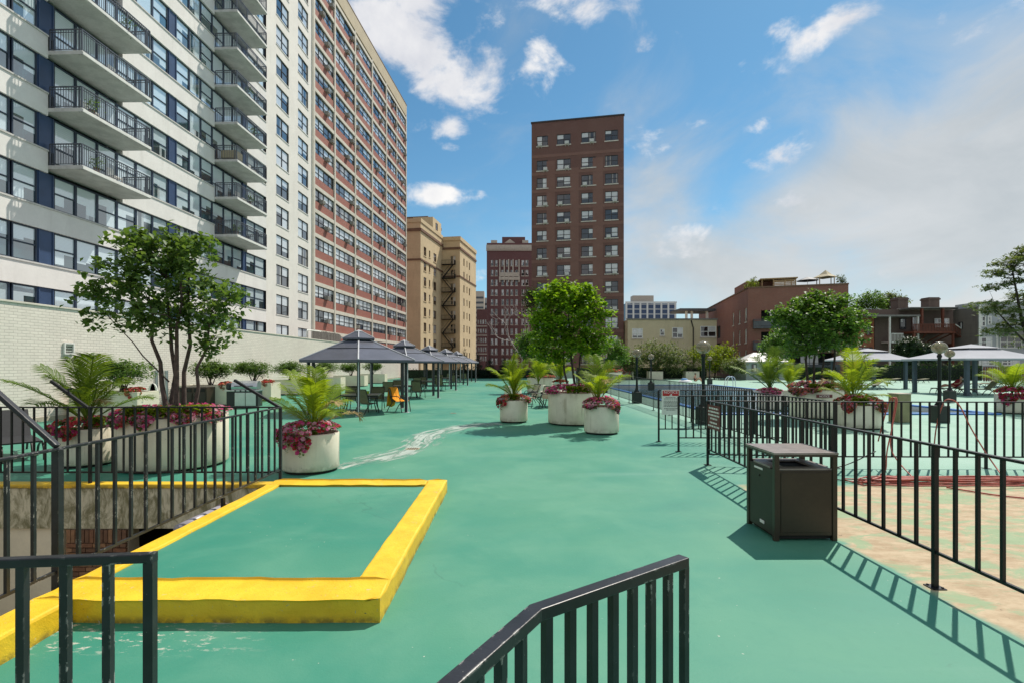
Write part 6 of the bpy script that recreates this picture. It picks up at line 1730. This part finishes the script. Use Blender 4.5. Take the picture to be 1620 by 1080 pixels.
# far side of the stair opening
t = thing('stair_opening_railing', 'black railing along the far edge of the stair opening, in front of the planters', 'railing', (0, 8.56, 0))
rail_run(t, (-12.0, 0), (-3.78, 0), 1.31, .24, .184, [0, .62, 1.0], zpost=.06)
x6 = -6.92; 
MB().bar((x6, 0, 1.29), (x6 - .58, -.03, 1.73), .05, .05).build('stair_arm', mt['steel'], t, bevel=.012)
MB().tube([(x6-.28, -.03, 1.52), (x6-.30, -.03, 1.60), (x6-.24, -.03, 1.60)], .012, 6).build('hook', mt['steel'], t)
t = thing('stair_side_railing', 'black railing on the near left edge of the yellow kerb pad', 'railing', (-3.76, 0, 0))
rail_run(t, (0, 8.52), (0, 4.34), 1.31, .29, .212, [0, 1.0], 'steel_worn', zpost=.10, bw=.026)
rail_run(t, (0, 4.34), (0, 1.5), 1.31, .29, .212, [.0], 'steel_worn', zpost=.10, bw=.026)
MB().box(-.03, 4.31, -.06, .03, 4.37, 1.30).build('corner_post', mt['steel_worn'], t, bevel=.005)
MB().bar((0, 4.34, 1.32), (-.50, 4.30, 1.80), .055, .04).build('stair_arm', mt['steel_worn'], t, bevel=.01)
MB().bar((0, 8.5, 1.30), (-.73, 8.48, 1.745), .05, .045).build('stair_arm', mt['steel'], t, bevel=.01)
MB().box(-.045, 6.85, -.3, -.01, 6.9, .25).build('bracket', mt['steel'], t)
# near rail on the left, top of the steps
t = thing('step_railing', 'short black railing in the near left corner ending in a square post', 'railing', (0, 0, 0))
zt = 1.30
rail_run(t, (-1.345, 1.95), (-2.35, 1.84), zt, .2, .14, [0], 'steel_worn', .028, (.036, .034), 0, .025, .034)
MB().box(-1.346, 1.932, zt - .034, -1.328, 1.968, zt).build('rail_end', mt['steel_worn'], t)
# near rail bottom centre with a bend
t = thing('bent_step_railing', 'chipped black railing with a bent top bar in the lower centre', 'railing', (0, 0, 0))
A, B, Cc = Vector((.625, 1.905)), Vector((.068, 1.505)), Vector((-.155, 1.13))
zt = 1.305
def flatrun(P, zts, w, h):
    mb = MB(); rings = []
    for i, p in enumerate(P):
        d1 = (P[i]-P[i-1]).normalized() if i else (P[1]-P[0]).normalized()
        d2 = (P[i+1]-P[i]).normalized() if i < len(P)-1 else d1
        d = (d1+d2).normalized(); nrm = Vector((-d.y, d.x)); k = w/2/max(.5, nrm.dot(Vector((-d1.y, d1.x))))
        a = p + nrm*k; b = p - nrm*k; z = zts[i]
        rings.append([mb.P((a.x, a.y, z-h)), mb.P((b.x, b.y, z-h)), mb.P((b.x, b.y, z)), mb.P((a.x, a.y, z))])
    for i in range(len(rings)-1):
        for j in range(4): mb.f.append((rings[i][j], rings[i][(j+1) % 4], rings[i+1][(j+1) % 4], rings[i+1][j])); mb.m.append(0)
    mb.f.append(tuple(rings[0][::-1])); mb.f.append(tuple(rings[-1])); mb.m += [0, 0]
    return mb
flatrun([A, B, Cc, Cc + (Cc-B)*.8], [zt, zt, zt-.005, zt-.01], .046, .036).build('top_rail', mt['steel_worn'], t, bevel=.003)
bm1 = boxmesh('baluster', mt['steel_worn'], -.013, -.013, 0, .013, .013, zt-.036)
for k in range(8):
    s = k/7.45; c = A.lerp(B, s); put('baluster', bm1, t, (c.x, c.y, 0), (0, 0, math.atan2((B-A).y, (B-A).x)))
for k in range(1, 6):
    c = B + (Cc-B).normalized()*(.04 + k*.105-.06); put('baluster', bm1, t, (c.x, c.y, -.006), (0, 0, math.atan2((Cc-B).y, (Cc-B).x)))

# right fence along the walkway
FZ = 1.285
t = thing('walkway_fence', 'long black fence running along the right side past the litter bin', 'fence', (3.82, 0, 0))
rail_run(t, (.06, 10.4), (-.01, 7.55), FZ, .32, .22, [0], 'steel', .026, (.045, .022))
rail_run(t, (-.01, 7.55), (-.03, 4.70), FZ, .32, .22, [0, 1], 'steel', .026, (.045, .022))
rail_run(t, (-.03, 4.70), (-.06, 1.85), FZ, .32, .222, [1], 'steel', .026, (.045, .022))
t = thing('pool_entry_fence', 'black cross fence behind the litter bin carrying the red hose', 'fence', (0, 10.12, 0))
rail_run(t, (3.9, .25), (6.25, .0), FZ, .22, .176, [1], 'steel', .026, (.045, .022))
rail_run(t, (6.25, .0), (9.1, -.05), FZ, .22, .176, [1], 'steel', .026, (.045, .022)); rail_run(t, (9.1, -.05), (14.5, -.1), FZ, .22, .176, [1], 'steel', .026, (.045, .022))
t = thing('gate_fence', 'short black fence behind the maroon sign, between the gate and pool fence', 'fence', (0, 12.0, 0))
rail_run(t, (3.81, 0), (6.2, .0), FZ, .32, .17, [0, 1], 'steel', .026, (.04, .022))
t = thing('notice_fence', 'short black fence carrying the notice sign', 'fence', (0, 13.55, 0))
rail_run(t, (3.79, 0), (6.2, 0), 1.34, .33, .17, [0, 1], 'steel', .024, (.04, .022))
t = thing('pool_fence', 'long black picket fence along the near side of the pool', 'fence', (6.2, 0, 0))
rail_run(t, (0, 10.1), (0, 13.55), FZ, .22, .15, [], 'steel', .026, (.04, .022))
rail_run(t, (0, 13.55), (-.08, 25.0), 1.36, .15, .15, [.2, .4, .6, .8], 'steel', .022, (.04, .02), 0, .022, .03)
rail_run(t, (-.08, 25.0), (-.1, 50), 1.38, .15, .22, [.1, .2, .3, .4, .5, .6, .7, .8, .9], 'steel', .022, (.04, .02), 0, .022, .03)

# ---------------------------------------------------------------- signs
def textmesh(body, size, mat, parent, loc, rot, ext=.0015, align='CENTER'):
    cu = bpy.data.curves.new('lettering', 'FONT'); cu.body = body; cu.size = size; cu.align_x = align; cu.extrude = ext; cu.resolution_u = 2
    tmp = bpy.data.objects.new('lettering_tmp', cu); C.objects.link(tmp)
    bpy.context.view_layer.update()
    me = bpy.data.meshes.new_from_object(tmp.evaluated_get(bpy.context.evaluated_depsgraph_get()))
    bpy.data.objects.remove(tmp); me.materials.clear(); me.materials.append(mat)
    return put('lettering', me, parent, loc, rot)
t = thing('notice_sign', 'white notice sign with a red NOTICE header on the gate fence', 'sign', (3.86, 13.52, .70))
MB().box(0, 0, 0, .46, .008, .64).build('board', mt['signw'], t)
MB().box(.02, -.004, .485, .44, -.0005, .625).build('header', mt['signr'], t)
textmesh('NOTICE', .098, mt['print_w'], t, (.23, -.005, .548), (R(90), 0, 0))
mb = MB(); mb.poly([(.19, -.006, .495), (.27, -.006, .495), (.25, -.006, .54)]); mb.build('emblem', mt['print_w'], t)
r_ = random.Random(9)
for z, a, b in ((.435, .10, .36), (.40, .06, .40), (.345, .05, .42), (.31, .05, .42), (.275, .05, .42), (.24, .05, .42), (.205, .05, .41), (.15, .06, .40), (.115, .12, .35)):
    x = a; mb = MB()
    while x < b:
        w_ = r_.uniform(.018, .05); w_ = min(w_, b-x); mb.box(x, -.003, z, x+w_, -.0005, z+.017); x += w_ + .011
    mb.build('print_line', mt['print_d'], t)
t = thing('maroon_sign', 'small maroon sign with pale lettering on the walkway fence', 'sign', (3.845, 10.26, .76), R(-91.2))
MB().box(0, -.016, 0, .62, -.008, .46).build('board', mt['signm'], t)
for z, a, b in ((.385, .08, .55), (.32, .04, .60), (.255, .04, .60), (.19, .15, .50), (.11, .12, .50), (.045, .03, .61)):
    x = a; mb = MB()
    while x < b:
        w_ = r_.uniform(.03, .11); w_ = min(w_, b-x); mb.box(x, -.0195, z, x+w_, -.0165, z+.032); x += w_ + .025
    mb.build('print_line', mt['print_w'], t)
t = thing('notice_plate', 'narrow dark NOTICE plate on the planter of the dark tree', 'sign', (11.17, 18.765, .80), R(4))
MB().box(-.30, -.012, 0, .30, -.002, .115).build('plate', mt['signm'], t)
textmesh('NOTICE', .105, mt['print_w'], t, (0, -.013, .02), (R(90), 0, 0))

# ---------------------------------------------------------------- litter bin
t = thing('litter_bin', 'square dark brown litter bin with slatted lid beside the right fence', 'bin', (2.965, 5.92, 0), R(.5))
W_, D_, H_ = .715, .70, 1.0
for (x, y) in ((0, 0), (W_-.055, 0), (0, D_-.055), (W_-.055, D_-.055)): MB().box(x, y, .0, x+.055, y+.055, H_-.025).build('corner_post', mt['bin'], t, bevel=.005)
MB().box(.055, .012, .06, W_-.055, .03, .795).build('front_panel', mt['bin'], t, bevel=.004)
MB().box(.075, .004, .10, W_-.075, .0118, .775).build('front_inset', mt['bin'], t, bevel=.003)
MB().box(.012, .055, .05, .03, D_-.055, .80).build('side_panel', mt['bindk'], t, bevel=.004)
MB().box(W_-.03, .055, .05, W_-.012, D_-.055, .80).build('side_panel', mt['bindk'], t, bevel=.004)
MB().box(.055, D_-.03, .05, W_-.055, D_-.012, .80).build('rear_panel', mt['bin'], t)
for a in ((.055, .02, W_-.055, .15), (.055, D_-.15, W_-.055, D_-.02), (.02, .15, .18, D_-.15), (W_-.18, .15, W_-.02, D_-.15)):
    MB().box(a[0], a[1], .80, a[2], a[3], .818).build('rim', mt['bintop'], t)
MB().box(.15, .12, .35, W_-.15, D_-.12, .79).build('liner', mt['dark'], t)
MB().box(.04, .04, .02, W_-.04, D_-.04, .05).build('floor_plate', mt['dark'], t)
slm = MB().box(-.007, 0, 0, W_+.007, .092, .022).mesh('lid_slat', mt['bintop'])
for k in range(7):
    if k in (): continue
    put('lid_slat', slm, t, (0, -.008 + k*.1040, H_-.022))
MB().box(-.004, -.004, H_-.045, W_+.004, D_+.004, H_-.0225).build('lid_frame', mt['bin'], t)
for (y, z, l, h) in ((.30, .745, .20, .022), (.26, .12, .10, .035)):
    MB().box(.004, y, z, .0115, y+l, z+h).build('label_plate', mt['print_w'], t)
MB().tube([(.012, .38, .67), (.004, .38, .67)], .012, 10).build('lock', mt['dark'], t)

# ---------------------------------------------------------------- red hose
t = thing('red_hose', 'tangled red garden hose coiled on the ground and looped over the cross fence', 'hose', (0, 0, 0))
r_ = random.Random(4); pts = []
for k in range(9):
    x0 = 5.75 + r_.uniform(-.15, .5); x1 = 9.4 + r_.uniform(-.6, .9); yc = 8.72 + r_.uniform(-.16, .22); hw = r_.uniform(.06, .22); z = .018 + k*.011
    for i in range(24):
        a = 2*PI*i/24; pts.append(((x0+x1)/2 - (x1-x0)/2*math.cos(a), yc + hw*math.sin(a) + .05*math.sin(3*a+k), z + .012*math.sin(5*a+k)))
MB().tube(pts, .0115, 6).build('coil', mt['hose'], t, smooth=True)
tubepath(MB(), [(7.0, 8.45, .02), (7.4, 7.9, .018), (8.0, 7.62, .018), (8.35, 7.6, .018), (8.5, 7.75, .018), (8.3, 8.5, .03)], .013).build('loose_loop', mt['hose'], t, smooth=True)
for path in ([(7.12, 10.2, .5), (7.2, 10.17, .9), (7.30, 10.13, 1.31), (7.34, 10.04, 1.31), (7.22, 9.95, .9), (7.02, 9.7, .4), (6.95, 9.1, .04), (6.9, 8.9, .05)],
             [(7.40, 10.22, .35), (7.38, 10.18, .9), (7.35, 10.13, 1.31), (7.37, 10.04, 1.31), (7.25, 9.99, .85), (7.10, 9.93, .35), (7.02, 9.85, .03), (6.6, 9.4, .02)],
             [(8.20, 10.2, .30), (8.24, 10.18, .8), (8.34, 10.14, 1.25), (8.44, 10.08, 1.32), (8.54, 10.0, 1.2), (8.62, 9.85, .8), (8.66, 9.6, .40), (8.62, 9.3, .12), (8.4, 8.95, .05)]):
    tubepath(MB(), path, .0115).build('hanging_loop', mt['hose'], t, smooth=True)
tubepath(MB(), [(5.7, 8.9, .02), (5.3, 9.4, .02), (5.6, 9.7, .02), (6.3, 9.9, .1), (6.9, 9.95, .35)], .01).build('cable', mt['bronze'], t, smooth=True)

# ---------------------------------------------------------------- people
def person(label, loc, rz, joints, edges, radii, cloth=None):
    """joints name -> position; one continuous skinned body"""
    t = thing('person', label, 'person', loc, rz)
    names = list(joints); me = bpy.data.meshes.new('body')
    me.from_pydata([joints[n] for n in names], [(names.index(a), names.index(b)) for a, b in edges], [])
    o = put('body', me, t); me.materials.append(mt['skin'])
    o.modifiers.new('skin', 'SKIN'); 
    for i, n in enumerate(names):
        sv = me.skin_vertices[0].data[i]; sv.radius = radii[n]; sv.use_root = (n == 'pelvis')
    s = o.modifiers.new('sub', 'SUBSURF'); s.levels = 1; s.render_levels = 2
    return t
E = [('pelvis', 'chest'), ('chest', 'neck'), ('neck', 'head'), ('head', 'crown'), ('chest', 'shl'), ('shl', 'ell'), ('ell', 'hal'), ('chest', 'shr'), ('shr', 'elr'), ('elr', 'har'), ('pelvis', 'hil'), ('hil', 'knl'), ('knl', 'anl'), ('anl', 'tol'), ('pelvis', 'hir'), ('hir', 'knr'), ('knr', 'anr'), ('anr', 'tor')]
RA = {'pelvis': (.14, .11), 'chest': (.15, .12), 'neck': (.055, .055), 'head': (.08, .09), 'crown': (.07, .075), 'shl': (.06, .06), 'ell': (.042, .042), 'hal': (.032, .04), 'shr': (.06, .06), 'elr': (.042, .042), 'har': (.032, .04), 'hil': (.085, .085), 'knl': (.058, .058), 'anl': (.04, .04), 'tol': (.035, .03), 'hir': (.085, .085), 'knr': (.058, .058), 'anr': (.04, .04), 'tor': (.035, .03)}
LX, LY, _ = ground_at(1505, 622)
J = {'pelvis': (.18, 0, .52), 'chest': (.45, 0, .80), 'neck': (.58, 0, .98), 'head': (.62, 0, 1.10), 'crown': (.64, 0, 1.20), 'shl': (.50, .19, .90), 'ell': (.30, .28, .70), 'hal': (.08, .12, .68), 'shr': (.50, -.19, .90), 'elr': (.30, -.28, .70), 'har': (.08, -.12, .68),
     'hil': (.12, .10, .50), 'knl': (-.32, .13, .62), 'anl': (-.70, .12, .45), 'tol': (-.80, .12, .52), 'hir': (.12, -.10, .50), 'knr': (-.34, -.13, .55), 'anr': (-.74, -.12, .45), 'tor': (-.84, -.12, .52)}
t = person('person in a dark red top lying on a lounger under the right gazebo', (LX, LY, 0), R(-8), J, E, RA)
MB().tube([(.10, 0, .52), (.28, 0, .64), (.47, 0, .83), (.54, 0, .93)], [.165, .17, .185, .12], 14).build('top', mt['redcloth'], t, smooth=True)
MB().lathe([(.0, -.09), (.09, -.05), (.105, .02), (.08, .09), (.0, .115)], 14).build('hair', mt['hair'], t, (.67, 0, 1.16), (0, R(30), 0), smooth=True)
t2 = thing('white_towel', 'white towel over the lounger backrest beside the lying person', 'towel', (LX, LY, 0), R(-8)); mb = MB(); mb.bar((.40, .0, .46), (.82, 0, 1.03), .74, .03); mb.build('cloth', mt['towelw'], t2)
PX, PY, _ = ground_at(1100, 603.5)
J2 = {'pelvis': (0, 0, .14), 'chest': (.05, .05, .52), 'neck': (.03, .0, .72), 'head': (.02, -.03, .83), 'crown': (.02, -.03, .93), 'shl': (.22, .04, .62), 'ell': (.36, .12, .36), 'hal': (.42, .2, .06), 'shr': (-.15, .04, .62), 'elr': (-.22, -.1, .42), 'har': (-.2, -.35, .45),
      'hil': (.10, -.06, .13), 'knl': (.12, -.48, .5), 'anl': (.12, -.72, .08), 'tol': (.12, -.86, .05), 'hir': (-.1, -.06, .13), 'knr': (-.16, -.5, .46), 'anr': (-.18, -.76, .08), 'tor': (-.18, -.9, .05)}
t = person('person in dark swimwear sitting at the pool edge behind the lamp pole', (PX, PY, 0), R(50), J2, E, RA)
MB().tube([(0, 0, .10), (.02, .02, .3), (.05, .05, .5)], [.16, .15, .165], 14).build('swimsuit', mt['bindk'], t, smooth=True)
MB().lathe([(.0, -.09), (.09, -.05), (.105, .02), (.08, .09), (.0, .115)], 14).build('hair', mt['hair'], t, (.02, .0, .90), smooth=True)
t2 = thing('pool_towel', 'white and blue towels heaped at the pool edge left of the sitting person', 'towel', (PX-1.1, PY+.1, 0)); mb = MB(); mb.lathe([(.75, .0), (.7, .12), (.45, .22), (.1, .28), (0, .28)], 12); mb.build('white_towel', mt['towelw'], t2, smooth=True); MB().lathe([(.4, .2), (.35, .36), (.15, .42), (0, .43)], 10, (-.1, 0, 0)).build('blue_towel', mt['towelb'], t2, smooth=True)

# rooftop greenery on the red block
def roofplant(label, x, y, w_, h, seed, leaf='leafS'):
    p = roofpt(x, y); t = thing('roof_plant', label, 'plant', p, 0, 'plants on the red block roof')
    _, P = foliage([(0, 0, h*.55, w_/2, w_/2, h*.45)], 90, 12, .2, seed, .3); put('foliage', leaf_mesh('foliage', P, .22, mt[leaf], seed, -.2, .4), t)
    MB().lathe([(.25, 0), (.3, .5), (.26, .5), (0, .45)], 12).build('pot', mt['brownband'], t); MB().tube([(0, 0, .4), (0, 0, h*.6)], [.05, .02], 6).build('stem', mt['bark'], t)
roofplant('bushy plant at the near corner of the red block roof', .6, 1.2, 2.0, 2.0, 5, 'leafE'); roofplant('taller slim plant behind the corner bush on the red block roof', 1.4, 4.0, 1.2, 2.8, 6, 'leafD'); roofplant('potted plant at the right end of the red block roof', 12.0, 1.2, 1.2, 2.2, 7, 'leafD')
